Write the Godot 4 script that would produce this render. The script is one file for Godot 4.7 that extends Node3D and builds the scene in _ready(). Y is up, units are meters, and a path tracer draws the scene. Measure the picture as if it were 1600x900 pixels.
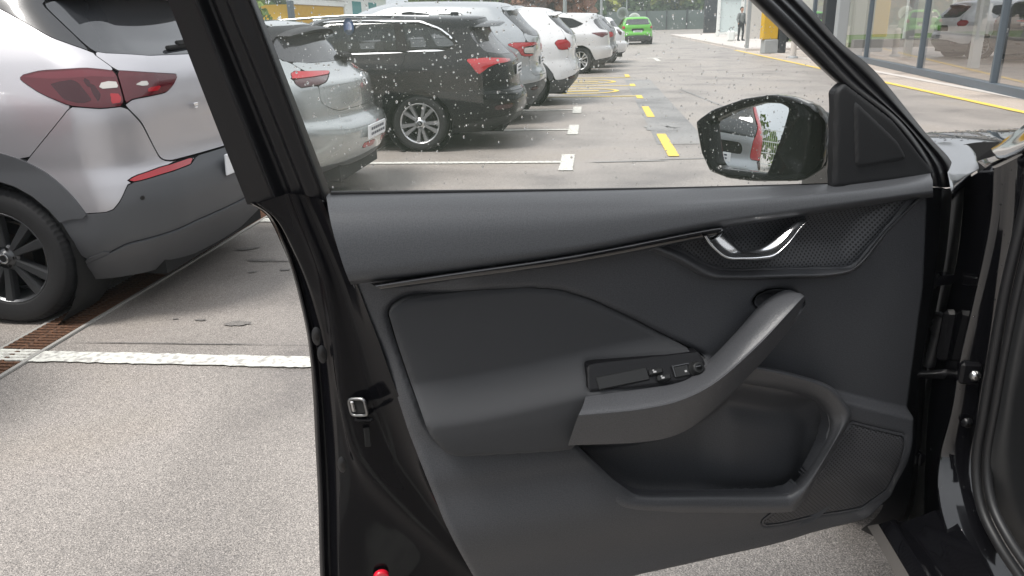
extends Node3D

# ---------------------------------------------------------------- traced outlines of the open door, in metres (along the door, height, depth)
const RAILS := {
	"door_edge": [[-1.427, 1.117, -0.135, -1.398, 1.094, -0.135, -1.381, 1.042, -0.135, -1.370, 0.993, -0.135, -1.361, 0.922, -0.135, -1.356, 0.843, -0.135, -1.359, 0.738, -0.135, -1.366, 0.628, -0.135, -1.373, 0.513, -0.135, -1.388, 0.331, -0.135, -1.398, 0.167, -0.135], [-1.420, 1.120, -0.118, -1.392, 1.096, -0.118, -1.375, 1.046, -0.118, -1.364, 0.998, -0.118, -1.355, 0.927, -0.118, -1.350, 0.849, -0.118, -1.351, 0.745, -0.118, -1.358, 0.636, -0.118, -1.365, 0.523, -0.118, -1.379, 0.342, -0.118, -1.389, 0.181, -0.118], [-1.417, 1.118, -0.125, -1.388, 1.092, -0.125, -1.370, 1.040, -0.125, -1.358, 0.990, -0.125, -1.348, 0.921, -0.125, -1.340, 0.841, -0.125, -1.341, 0.740, -0.125, -1.345, 0.630, -0.125, -1.352, 0.516, -0.125, -1.366, 0.334, -0.125, -1.375, 0.171, -0.125], [-1.409, 1.124, -0.095, -1.381, 1.092, -0.095, -1.361, 1.039, -0.095, -1.344, 0.979, -0.095, -1.332, 0.918, -0.095, -1.325, 0.843, -0.095, -1.323, 0.752, -0.095, -1.326, 0.644, -0.095, -1.332, 0.531, -0.095, -1.345, 0.353, -0.095, -1.355, 0.193, -0.095], [-1.404, 1.126, -0.088, -1.375, 1.093, -0.088, -1.355, 1.041, -0.088, -1.338, 0.981, -0.088, -1.326, 0.920, -0.088, -1.320, 0.845, -0.088, -1.319, 0.755, -0.088, -1.321, 0.647, -0.088, -1.325, 0.535, -0.088, -1.337, 0.357, -0.088, -1.347, 0.197, -0.088], [-1.363, 1.139, -0.078, -1.341, 1.062, -0.078, -1.325, 0.992, -0.078, -1.318, 0.920, -0.078, -1.315, 0.855, -0.078, -1.313, 0.782, -0.078, -1.309, 0.712, -0.078, -1.302, 0.622, -0.078, -1.277, 0.539, -0.078, -1.193, 0.395, -0.078, -1.107, 0.263, -0.078], [-1.352, 1.143, -0.062, -1.332, 1.068, -0.062, -1.316, 0.999, -0.062, -1.309, 0.927, -0.062, -1.306, 0.867, -0.062, -1.306, 0.791, -0.062, -1.302, 0.726, -0.062, -1.287, 0.640, -0.062, -1.248, 0.563, -0.062, -1.142, 0.409, -0.062, -1.048, 0.279, -0.062], [-1.329, 1.139, -0.060, -1.308, 1.066, -0.060, -1.289, 0.996, -0.060, -1.276, 0.924, -0.060, -1.266, 0.862, -0.060, -1.254, 0.785, -0.060, -1.236, 0.717, -0.060, -1.209, 0.628, -0.060, -1.175, 0.551, -0.060, -1.104, 0.405, -0.060, -1.014, 0.281, -0.060], [-1.304, 1.138, -0.020, -1.285, 1.075, -0.020, -1.266, 1.006, -0.020, -1.248, 0.936, -0.020, -1.232, 0.874, -0.020, -1.214, 0.798, -0.020, -1.194, 0.731, -0.020, -1.170, 0.644, -0.020, -1.141, 0.559, -0.020, -1.093, 0.432, -0.020, -1.009, 0.321, -0.020]],
	"window_post": [[-1.540, 1.605, -0.135, -1.504, 1.445, -0.135, -1.469, 1.288, -0.135, -1.429, 1.115, -0.135], [-1.524, 1.602, -0.118, -1.487, 1.444, -0.118, -1.451, 1.289, -0.118, -1.411, 1.117, -0.118], [-1.498, 1.599, -0.095, -1.461, 1.443, -0.095, -1.424, 1.291, -0.095, -1.383, 1.124, -0.095], [-1.492, 1.598, -0.088, -1.455, 1.443, -0.088, -1.418, 1.292, -0.088, -1.377, 1.126, -0.088], [-1.476, 1.600, -0.100, -1.437, 1.443, -0.100, -1.398, 1.294, -0.100, -1.356, 1.129, -0.100], [-1.467, 1.596, -0.075, -1.429, 1.442, -0.075, -1.391, 1.296, -0.075, -1.349, 1.135, -0.075], [-1.453, 1.596, -0.070, -1.414, 1.441, -0.070, -1.375, 1.296, -0.070, -1.333, 1.136, -0.070], [-1.445, 1.593, -0.050, -1.407, 1.441, -0.050, -1.368, 1.298, -0.050, -1.327, 1.140, -0.050], [-1.421, 1.593, -0.045, -1.381, 1.440, -0.045, -1.345, 1.294, -0.045, -1.305, 1.133, -0.045], [-1.415, 1.590, -0.030, -1.375, 1.440, -0.030, -1.338, 1.293, -0.030, -1.298, 1.131, -0.030], [-1.411, 1.595, -0.062, -1.369, 1.440, -0.062, -1.330, 1.296, -0.062, -1.288, 1.137, -0.062]],
	"front_post": [[-0.777, 1.604, -0.062, -0.695, 1.542, -0.062, -0.543, 1.427, -0.062, -0.447, 1.353, -0.062, -0.358, 1.285, -0.062, -0.234, 1.200, -0.062, -0.155, 1.121, -0.062, -0.121, 1.059, -0.062], [-0.783, 1.598, -0.020, -0.703, 1.537, -0.020, -0.555, 1.425, -0.020, -0.461, 1.352, -0.020, -0.372, 1.283, -0.020, -0.258, 1.211, -0.020, -0.176, 1.131, -0.020, -0.142, 1.074, -0.020], [-0.758, 1.598, -0.022, -0.676, 1.537, -0.022, -0.526, 1.425, -0.022, -0.437, 1.355, -0.022, -0.349, 1.282, -0.022, -0.236, 1.207, -0.022, -0.154, 1.125, -0.022, -0.127, 1.072, -0.022], [-0.738, 1.603, -0.050, -0.654, 1.540, -0.050, -0.500, 1.425, -0.050, -0.408, 1.352, -0.050, -0.317, 1.278, -0.050, -0.203, 1.200, -0.050, -0.119, 1.115, -0.050, -0.093, 1.064, -0.050], [-0.725, 1.603, -0.050, -0.640, 1.540, -0.050, -0.485, 1.425, -0.050, -0.393, 1.352, -0.050, -0.303, 1.278, -0.050, -0.189, 1.193, -0.050, -0.106, 1.112, -0.050, -0.082, 1.062, -0.050], [-0.700, 1.609, -0.085, -0.613, 1.544, -0.085, -0.452, 1.426, -0.085, -0.358, 1.350, -0.085, -0.266, 1.277, -0.085, -0.147, 1.181, -0.085, -0.062, 1.103, -0.085, -0.039, 1.052, -0.085], [-0.685, 1.609, -0.085, -0.597, 1.544, -0.085, -0.435, 1.425, -0.085, -0.348, 1.352, -0.085, -0.256, 1.284, -0.085, -0.129, 1.175, -0.085, -0.049, 1.104, -0.085, -0.030, 1.052, -0.085], [-0.652, 1.616, -0.130, -0.560, 1.549, -0.130, -0.392, 1.426, -0.130, -0.301, 1.350, -0.130, -0.208, 1.287, -0.130, -0.071, 1.162, -0.130, 0.007, 1.095, -0.130, 0.021, 1.039, -0.130]],
	"hinge_edge": [[-0.160, 1.071, -0.020, -0.141, 0.931, -0.020, -0.133, 0.791, -0.020, -0.129, 0.642, -0.020, -0.125, 0.500, -0.020, -0.132, 0.334, -0.020, -0.183, 0.279, -0.020], [-0.092, 1.060, -0.050, -0.071, 0.916, -0.050, -0.069, 0.772, -0.050, -0.065, 0.618, -0.050, -0.048, 0.453, -0.050, -0.047, 0.280, -0.050, -0.118, 0.226, -0.050], [-0.070, 1.056, -0.060, -0.055, 0.912, -0.060, -0.051, 0.766, -0.060, -0.047, 0.611, -0.060, -0.028, 0.444, -0.060, -0.026, 0.269, -0.060, -0.089, 0.203, -0.060], [0.021, 1.039, -0.130, 0.033, 0.883, -0.130, 0.031, 0.730, -0.130, 0.036, 0.566, -0.130, 0.057, 0.390, -0.130, 0.059, 0.204, -0.130, -0.001, 0.120, -0.130]],
	"upper_roll": [[-1.297, 1.141, -0.050, -1.094, 1.128, -0.050, -0.742, 1.108, -0.050, -0.356, 1.090, -0.050, -0.299, 1.092, -0.050, -0.198, 1.096, -0.050, -0.119, 1.101, -0.050], [-1.296, 1.135, -0.024, -1.099, 1.127, -0.024, -0.753, 1.108, -0.024, -0.374, 1.091, -0.024, -0.319, 1.093, -0.024, -0.219, 1.097, -0.024, -0.141, 1.102, -0.024], [-1.295, 1.119, 0.008, -1.105, 1.112, 0.008, -0.767, 1.098, 0.008, -0.516, 1.090, 0.008, -0.342, 1.091, 0.008, -0.245, 1.096, 0.008, -0.168, 1.102, 0.008], [-1.291, 1.090, 0.028, -1.110, 1.086, 0.028, -0.891, 1.081, 0.028, -0.654, 1.086, 0.028, -0.464, 1.088, 0.028, -0.261, 1.092, 0.028, -0.181, 1.097, 0.028], [-1.282, 1.044, 0.037, -1.114, 1.044, 0.037, -0.894, 1.045, 0.037, -0.657, 1.063, 0.037, -0.468, 1.072, 0.037, -0.267, 1.080, 0.037, -0.186, 1.084, 0.037], [-1.276, 1.020, 0.036, -1.115, 1.022, 0.036, -0.893, 1.031, 0.036, -0.646, 1.054, 0.036, -0.466, 1.062, 0.036, -0.265, 1.073, 0.036, -0.183, 1.075, 0.036], [-1.273, 1.008, 0.024, -1.113, 1.010, 0.024, -0.889, 1.020, 0.024, -0.634, 1.043, 0.024, -0.457, 1.053, 0.024, -0.253, 1.065, 0.024, -0.171, 1.067, 0.024], [-1.271, 0.993, -0.012, -1.108, 0.996, -0.012, -0.877, 1.006, -0.012, -0.614, 1.030, -0.012, -0.432, 1.040, -0.012, -0.222, 1.052, -0.012, -0.137, 1.054, -0.012]],
	"gloss_strip": [[-1.241, 0.996, 0.000, -1.109, 1.002, 0.000, -0.881, 1.013, 0.000, -0.623, 1.038, 0.000, -0.608, 1.035, 0.000], [-1.238, 1.004, 0.034, -1.115, 1.011, 0.034, -0.893, 1.022, 0.034, -0.638, 1.046, 0.034, -0.626, 1.041, 0.034], [-1.234, 1.004, 0.042, -1.116, 1.010, 0.042, -0.895, 1.021, 0.042, -0.643, 1.045, 0.042, -0.630, 1.040, 0.042], [-1.227, 0.998, 0.040, -1.116, 1.002, 0.040, -0.895, 1.011, 0.040, -0.643, 1.035, 0.040, -0.632, 1.031, 0.040], [-1.226, 0.993, 0.032, -1.115, 0.997, 0.032, -0.892, 1.006, 0.032, -0.640, 1.029, 0.032, -0.630, 1.026, 0.032], [-1.224, 0.980, -0.002, -1.110, 0.983, -0.002, -0.880, 0.993, -0.002, -0.621, 1.016, -0.002, -0.611, 1.014, -0.002]],
	"recess_rim": [[-0.709, 1.016, -0.016, -0.658, 0.990, -0.016, -0.616, 0.967, -0.016, -0.572, 0.951, -0.016, -0.446, 0.941, -0.016, -0.314, 0.931, -0.016, -0.294, 0.938, -0.016, -0.239, 1.001, -0.016, -0.178, 1.057, -0.016], [-0.718, 1.019, -0.006, -0.666, 0.990, -0.006, -0.624, 0.966, -0.006, -0.578, 0.950, -0.006, -0.452, 0.940, -0.006, -0.315, 0.928, -0.006, -0.295, 0.937, -0.006, -0.240, 1.001, -0.006, -0.178, 1.057, -0.006], [-0.756, 1.024, 0.022, -0.693, 0.993, 0.022, -0.635, 0.957, 0.022, -0.594, 0.947, 0.022, -0.470, 0.936, 0.022, -0.366, 0.929, 0.022, -0.314, 0.943, 0.022, -0.261, 1.007, 0.022, -0.199, 1.064, 0.022], [-0.760, 1.013, -0.002, -0.691, 0.979, -0.002, -0.627, 0.941, -0.002, -0.580, 0.931, -0.002, -0.453, 0.920, -0.002, -0.353, 0.914, -0.002, -0.289, 0.930, -0.002, -0.235, 0.997, -0.002, -0.172, 1.055, -0.002]],
	"door_handle": [[-0.604, 1.028, 0.000, -0.575, 1.005, 0.000, -0.558, 0.992, 0.000, -0.543, 0.988, 0.000, -0.522, 0.993, 0.000, -0.500, 1.000, 0.000, -0.480, 1.014, 0.000, -0.461, 1.028, 0.000, -0.445, 1.036, 0.000, -0.430, 1.038, 0.000], [-0.619, 1.033, 0.022, -0.590, 1.010, 0.022, -0.572, 0.996, 0.022, -0.556, 0.993, 0.022, -0.536, 0.997, 0.022, -0.514, 1.005, 0.022, -0.494, 1.018, 0.022, -0.475, 1.032, 0.022, -0.458, 1.040, 0.022, -0.444, 1.042, 0.022], [-0.640, 1.034, 0.034, -0.618, 1.010, 0.034, -0.595, 0.995, 0.034, -0.569, 0.992, 0.034, -0.539, 0.992, 0.034, -0.513, 0.997, 0.034, -0.491, 1.011, 0.034, -0.473, 1.028, 0.034, -0.459, 1.036, 0.034, -0.449, 1.044, 0.034], [-0.662, 1.037, 0.050, -0.648, 1.018, 0.050, -0.617, 0.993, 0.050, -0.583, 0.987, 0.050, -0.545, 0.984, 0.050, -0.517, 0.986, 0.050, -0.489, 1.010, 0.050, -0.473, 1.033, 0.050, -0.464, 1.043, 0.050, -0.460, 1.048, 0.050], [-0.625, 1.008, -0.020, -0.611, 0.988, -0.020, -0.578, 0.962, -0.020, -0.539, 0.957, -0.020, -0.500, 0.954, -0.020, -0.469, 0.958, -0.020, -0.438, 0.984, -0.020, -0.423, 1.008, -0.020, -0.414, 1.019, -0.020, -0.409, 1.026, -0.020]],
	"pull_handle": [[-0.860, 0.750, 0.020, -0.760, 0.748, 0.020, -0.682, 0.754, 0.020, -0.629, 0.776, 0.020, -0.572, 0.828, 0.020, -0.518, 0.885, 0.020, -0.474, 0.906, 0.020, -0.451, 0.903, 0.020], [-0.878, 0.759, 0.050, -0.774, 0.759, 0.052, -0.693, 0.763, 0.052, -0.640, 0.785, 0.052, -0.584, 0.836, 0.052, -0.529, 0.892, 0.048, -0.479, 0.910, 0.042, -0.443, 0.899, 0.028], [-0.893, 0.758, 0.078, -0.787, 0.757, 0.082, -0.706, 0.764, 0.084, -0.648, 0.789, 0.085, -0.584, 0.846, 0.084, -0.525, 0.897, 0.078, -0.478, 0.916, 0.066, -0.441, 0.899, 0.038], [-0.907, 0.753, 0.098, -0.796, 0.750, 0.104, -0.717, 0.759, 0.108, -0.651, 0.786, 0.108, -0.579, 0.842, 0.106, -0.522, 0.892, 0.100, -0.479, 0.916, 0.084, -0.446, 0.899, 0.048], [-0.912, 0.744, 0.100, -0.797, 0.741, 0.106, -0.718, 0.750, 0.110, -0.651, 0.778, 0.110, -0.576, 0.836, 0.108, -0.516, 0.886, 0.100, -0.473, 0.910, 0.082, -0.442, 0.895, 0.045], [-0.920, 0.685, 0.078, -0.782, 0.669, 0.078, -0.704, 0.674, 0.078, -0.639, 0.710, 0.078, -0.553, 0.787, 0.078, -0.490, 0.859, 0.078, -0.466, 0.895, 0.078, -0.465, 0.905, 0.078], [-0.914, 0.672, 0.064, -0.776, 0.656, 0.064, -0.696, 0.662, 0.064, -0.632, 0.698, 0.064, -0.545, 0.776, 0.064, -0.481, 0.848, 0.064, -0.457, 0.886, 0.064, -0.455, 0.896, 0.064], [-0.886, 0.632, -0.005, -0.745, 0.620, -0.005, -0.670, 0.628, -0.005, -0.603, 0.665, -0.005, -0.512, 0.743, -0.005, -0.443, 0.820, -0.005, -0.415, 0.854, -0.005, -0.411, 0.867, -0.005]],
	"pocket_rim": [[-0.589, 0.726, 0.000, -0.525, 0.708, 0.000, -0.424, 0.676, 0.000, -0.364, 0.649, 0.000, -0.335, 0.614, 0.000, -0.323, 0.582, 0.000, -0.333, 0.539, 0.000, -0.376, 0.469, 0.000, -0.403, 0.447, 0.000, -0.430, 0.444, 0.000, -0.601, 0.476, 0.000, -0.737, 0.501, 0.000, -0.766, 0.516, 0.000], [-0.601, 0.744, 0.020, -0.538, 0.725, 0.020, -0.436, 0.694, 0.020, -0.374, 0.664, 0.020, -0.343, 0.629, 0.020, -0.331, 0.594, 0.020, -0.341, 0.551, 0.020, -0.383, 0.479, 0.020, -0.410, 0.455, 0.020, -0.440, 0.451, 0.020, -0.612, 0.483, 0.020, -0.747, 0.509, 0.020, -0.783, 0.527, 0.020], [-0.584, 0.755, 0.036, -0.539, 0.748, 0.036, -0.444, 0.716, 0.036, -0.374, 0.682, 0.036, -0.336, 0.639, 0.036, -0.326, 0.608, 0.036, -0.342, 0.557, 0.036, -0.389, 0.480, 0.036, -0.414, 0.453, 0.036, -0.443, 0.448, 0.034, -0.619, 0.482, 0.034, -0.758, 0.510, 0.034, -0.803, 0.535, 0.030], [-0.564, 0.770, 0.046, -0.529, 0.764, 0.046, -0.446, 0.735, 0.046, -0.366, 0.697, 0.046, -0.319, 0.643, 0.046, -0.314, 0.619, 0.046, -0.344, 0.558, 0.046, -0.387, 0.470, 0.044, -0.411, 0.436, 0.041, -0.440, 0.430, 0.040, -0.621, 0.465, 0.040, -0.774, 0.498, 0.040, -0.819, 0.521, 0.034], [-0.546, 0.763, 0.026, -0.512, 0.757, 0.026, -0.429, 0.728, 0.026, -0.346, 0.689, 0.026, -0.297, 0.632, 0.026, -0.291, 0.602, 0.026, -0.320, 0.537, 0.026, -0.366, 0.447, 0.026, -0.396, 0.414, 0.030, -0.430, 0.410, 0.032, -0.616, 0.446, 0.032, -0.777, 0.481, 0.032, -0.829, 0.506, 0.026]],
	"belt_seal": [[-1.288, 1.141, -0.070, -0.734, 1.106, -0.070, -0.322, 1.085, -0.070], [-1.288, 1.145, -0.045, -0.745, 1.111, -0.045, -0.341, 1.091, -0.045], [-1.290, 1.140, -0.045, -0.744, 1.106, -0.045, -0.341, 1.086, -0.045]],
}
const OUTLINES := {
	"panel": [-1.272, 0.999, -1.110, 0.999, -0.621, 1.034, -0.151, 1.064, -0.122, 0.867, -0.112, 0.588, -0.107, 0.508, -0.115, 0.361, -0.175, 0.314, -0.436, 0.305, -0.753, 0.295, -0.878, 0.288, -1.028, 0.286, -1.091, 0.371, -1.146, 0.530, -1.195, 0.703, -1.228, 0.858],
	"insert": [-1.215, 0.931, -1.206, 0.945, -1.179, 0.959, -1.069, 0.963, -0.967, 0.958, -0.908, 0.947, -0.848, 0.922, -0.760, 0.871, -0.681, 0.821, -0.617, 0.782, -0.610, 0.752, -0.676, 0.732, -0.755, 0.719, -0.864, 0.709, -0.898, 0.640, -1.009, 0.652, -1.114, 0.666, -1.139, 0.679, -1.166, 0.723, -1.189, 0.808, -1.206, 0.883],
	"recess": [-0.701, 1.015, -0.614, 1.029, -0.528, 1.054, -0.185, 1.069, -0.299, 0.938, -0.318, 0.930, -0.576, 0.951, -0.620, 0.967],
	"finger_recess": [-0.523, 0.879, -0.516, 0.895, -0.487, 0.904, -0.445, 0.899, -0.422, 0.884, -0.466, 0.838, -0.496, 0.855],
	"pocket": [-0.895, 0.651, -0.757, 0.642, -0.683, 0.647, -0.617, 0.683, -0.559, 0.731, -0.436, 0.695, -0.373, 0.664, -0.342, 0.629, -0.330, 0.594, -0.339, 0.550, -0.381, 0.479, -0.408, 0.453, -0.440, 0.449, -0.747, 0.507, -0.773, 0.520, -0.813, 0.556],
	"pocket_inner": [-0.956, 0.650, -0.880, 0.658, -0.749, 0.651, -0.674, 0.660, -0.607, 0.678, -0.547, 0.725, -0.422, 0.686, -0.335, 0.666, -0.286, 0.617, -0.261, 0.572, -0.263, 0.518, -0.269, 0.399, -0.330, 0.345, -0.416, 0.337, -0.735, 0.403, -0.797, 0.431, -0.893, 0.539],
	"speaker": [-0.285, 0.594, -0.142, 0.537, -0.136, 0.514, -0.145, 0.390, -0.205, 0.354, -0.455, 0.367, -0.464, 0.382, -0.381, 0.476],
	"glass": [-1.411, 1.595, -1.370, 1.440, -1.330, 1.296, -1.288, 1.137, -0.737, 1.101, -0.303, 1.080, -0.328, 1.265, -0.543, 1.427, -0.695, 1.542, -0.777, 1.604],
	"sail": [-0.382, 1.268, -0.364, 1.283, -0.248, 1.209, -0.165, 1.128, -0.139, 1.104, -0.141, 1.094, -0.363, 1.087],
	"sail_pad": [-0.344, 1.252, -0.235, 1.168, -0.209, 1.133, -0.322, 1.123],
	"outer": [-1.426, 1.116, -1.397, 1.092, -1.369, 0.993, -1.360, 0.921, -1.355, 0.842, -1.358, 0.736, -1.371, 0.541, -1.387, 0.329, -1.395, 0.199, -1.129, 0.167, -0.739, 0.236, -0.096, 0.230, 0.014, 0.237, 0.056, 0.386, 0.043, 0.562, 0.040, 0.880, 0.028, 1.037],
	"switch_plate": [-0.873, 0.769, -0.865, 0.803, -0.849, 0.805, -0.760, 0.804, -0.711, 0.803, -0.646, 0.803, -0.639, 0.785, -0.656, 0.777, -0.684, 0.766, -0.722, 0.764, -0.774, 0.765],
	"mirror_outline": [-0.560, 1.202, -0.523, 1.224, -0.454, 1.244, -0.392, 1.249, -0.350, 1.242, -0.309, 1.224, -0.264, 1.202, -0.240, 1.185, -0.228, 1.087, -0.301, 1.062, -0.416, 1.068, -0.477, 1.081, -0.522, 1.099, -0.543, 1.137],
	"mirror_glass": [-0.533, 1.202, -0.479, 1.221, -0.415, 1.234, -0.377, 1.231, -0.355, 1.220, -0.365, 1.173, -0.393, 1.087, -0.502, 1.106, -0.516, 1.124],
}
const BODY_RAILS := {
	"jamb_gap": [[0.808, 1.043, -1.800, 0.811, 0.863, -1.800, 0.814, 0.603, -1.800, 0.819, 0.355, -1.800, 0.814, 0.104, -1.800, 0.822, -0.050, -1.800], [0.783, 1.058, -1.720, 0.790, 0.887, -1.720, 0.788, 0.671, -1.720, 0.789, 0.472, -1.720, 0.810, 0.163, -1.720, 0.849, 0.008, -1.720], [0.775, 1.064, -1.680, 0.786, 0.899, -1.680, 0.779, 0.720, -1.680, 0.778, 0.560, -1.680, 0.794, 0.391, -1.680, 0.817, 0.193, -1.680, 0.890, 0.044, -1.680]],
	"jamb": [[0.775, 1.064, -1.680, 0.786, 0.899, -1.680, 0.779, 0.720, -1.680, 0.778, 0.560, -1.680, 0.794, 0.391, -1.680, 0.817, 0.193, -1.680, 0.890, 0.044, -1.680], [0.772, 1.112, -1.585, 0.784, 0.995, -1.585, 0.783, 0.831, -1.585, 0.779, 0.700, -1.585, 0.781, 0.578, -1.585, 0.774, 0.452, -1.580, 0.764, 0.360, -1.520, 0.796, 0.248, -1.430], [0.772, 1.111, -1.565, 0.784, 1.000, -1.565, 0.781, 0.838, -1.565, 0.776, 0.709, -1.565, 0.779, 0.588, -1.565, 0.773, 0.465, -1.560, 0.763, 0.374, -1.500, 0.794, 0.265, -1.410], [0.797, 1.128, -1.555, 0.812, 1.003, -1.555, 0.816, 0.870, -1.555, 0.822, 0.714, -1.555, 0.825, 0.595, -1.555, 0.826, 0.473, -1.550, 0.821, 0.384, -1.490, 0.856, 0.277, -1.400], [0.814, 1.152, -1.530, 0.832, 1.009, -1.530, 0.837, 0.852, -1.530, 0.832, 0.726, -1.530, 0.836, 0.609, -1.530, 0.840, 0.486, -1.530, 0.846, 0.392, -1.480, 0.885, 0.287, -1.390]],
	"seal_a": [[0.809, 1.149, -1.505, 0.809, 1.040, -1.505, 0.804, 0.887, -1.505, 0.806, 0.737, -1.505, 0.809, 0.621, -1.505, 0.811, 0.503, -1.500, 0.816, 0.420, -1.460, 0.831, 0.371, -1.400, 0.864, 0.320, -1.340]],
	"seal_b": [[0.822, 1.152, -1.485, 0.823, 1.045, -1.485, 0.817, 0.894, -1.485, 0.817, 0.746, -1.485, 0.819, 0.632, -1.485, 0.821, 0.516, -1.480, 0.824, 0.442, -1.440, 0.836, 0.399, -1.380, 0.867, 0.352, -1.320]],
	"dash_side": [[0.818, 1.049, -1.470, 0.815, 0.899, -1.470, 0.815, 0.753, -1.470, 0.818, 0.640, -1.470, 0.822, 0.522, -1.470, 0.849, 0.423, -1.470, 0.902, 0.334, -1.470, 0.978, 0.234, -1.470], [0.834, 1.053, -1.450, 0.831, 0.906, -1.450, 0.833, 0.762, -1.450, 0.834, 0.651, -1.450, 0.850, 0.536, -1.450, 0.882, 0.438, -1.450, 0.933, 0.351, -1.450, 1.003, 0.252, -1.450], [0.919, 1.041, -1.500, 0.938, 0.890, -1.500, 0.957, 0.742, -1.500, 0.931, 0.628, -1.500, 0.954, 0.509, -1.500, 0.986, 0.409, -1.500, 1.042, 0.319, -1.500, 1.102, 0.217, -1.500]],
	"fender_top": [[0.795, 1.105, -1.921, 0.846, 1.105, -1.938, 0.863, 1.105, -1.888, 0.829, 1.105, -1.771], [0.777, 1.100, -1.840, 0.813, 1.100, -1.838, 0.835, 1.100, -1.802, 0.804, 1.100, -1.704], [0.736, 1.090, -1.687, 0.741, 1.090, -1.657, 0.766, 1.090, -1.657, 0.794, 1.090, -1.670], [0.667, 1.080, -1.492, 0.671, 1.080, -1.492, 0.708, 1.080, -1.551, 0.802, 1.080, -1.695], [0.725, 1.030, -1.614, 0.745, 1.030, -1.650, 0.792, 1.030, -1.725, 0.895, 1.030, -1.880]],
	"a_pillar": [[0.882, 1.072, -1.880, 0.864, 1.131, -1.750, 0.840, 1.193, -1.610, 0.813, 1.254, -1.480], [0.867, 1.075, -1.830, 0.845, 1.130, -1.700, 0.824, 1.186, -1.570, 0.797, 1.247, -1.440], [0.845, 1.077, -1.750, 0.817, 1.122, -1.620, 0.785, 1.174, -1.480, 0.764, 1.230, -1.360], [0.860, 1.065, -1.760, 0.832, 1.108, -1.630, 0.800, 1.158, -1.490, 0.778, 1.213, -1.370]],
	"cowl_gap": [[0.860, 1.105, -1.900, 0.893, 1.110, -1.900, 0.938, 1.110, -1.900], [0.877, 1.072, -1.880, 0.902, 1.072, -1.880, 0.940, 1.078, -1.880], [0.884, 1.043, -1.860, 0.912, 1.040, -1.860, 0.946, 1.054, -1.860]],
	"sill_trim": [[0.628, 0.300, -1.542, 0.631, 0.300, -1.457, 0.631, 0.300, -1.366], [0.652, 0.305, -1.544, 0.654, 0.305, -1.456, 0.656, 0.305, -1.362]],
	"sill": [[0.642, 0.285, -1.558, 0.645, 0.285, -1.477, 0.645, 0.285, -1.385], [0.670, 0.310, -1.547, 0.673, 0.310, -1.451, 0.674, 0.310, -1.357], [0.688, 0.315, -1.549, 0.691, 0.315, -1.446, 0.693, 0.315, -1.352], [0.712, 0.300, -1.564, 0.722, 0.300, -1.463, 0.729, 0.300, -1.373], [0.744, 0.330, -1.548, 0.751, 0.330, -1.448, 0.755, 0.330, -1.339], [0.792, 0.360, -1.545, 0.784, 0.360, -1.432, 0.776, 0.360, -1.304]],
	"strap": [[0.691, 0.647, -1.630, 0.729, 0.649, -1.630, 0.769, 0.653, -1.630, 0.812, 0.662, -1.630], [0.688, 0.642, -1.620, 0.726, 0.643, -1.620, 0.766, 0.644, -1.620, 0.811, 0.642, -1.620], [0.694, 0.628, -1.630, 0.732, 0.629, -1.630, 0.772, 0.630, -1.630, 0.818, 0.625, -1.630]],
	"mirror_rim": [[-0.502, 1.187, -0.312, -0.482, 1.215, -0.277, -0.447, 1.242, -0.211, -0.419, 1.253, -0.156, -0.403, 1.250, -0.121, -0.385, 1.238, -0.090, -0.344, 1.218, -0.090, -0.325, 1.202, -0.090, -0.313, 1.111, -0.090, -0.378, 1.090, -0.090, -0.441, 1.079, -0.161, -0.468, 1.077, -0.216, -0.489, 1.086, -0.261, -0.497, 1.121, -0.287]],
	"mirror_pane": [[-0.485, 1.190, -0.278, -0.458, 1.216, -0.227, -0.428, 1.236, -0.170, -0.412, 1.237, -0.137, -0.403, 1.229, -0.118, -0.410, 1.184, -0.122, -0.427, 1.099, -0.137, -0.475, 1.096, -0.237, -0.481, 1.111, -0.253]],
}
const MIRROR_AXIS := Vector3(-0.8959, 0.0979, 0.4334)
const BODY_POINTS := {"bolt": Vector3(0.798, 0.679, -1.545), "bolt2": Vector3(0.803, 0.566, -1.550), "hinge": Vector3(0.747, 0.853, -1.660), "lowhinge": Vector3(0.762, 0.413, -1.660), "boot0": Vector3(0.761, 0.770, -1.660), "boot1": Vector3(0.754, 0.647, -1.660), "bracket": Vector3(0.794, 0.679, -1.560), "cover": Vector3(0.764, 0.739, -1.650)}

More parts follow.
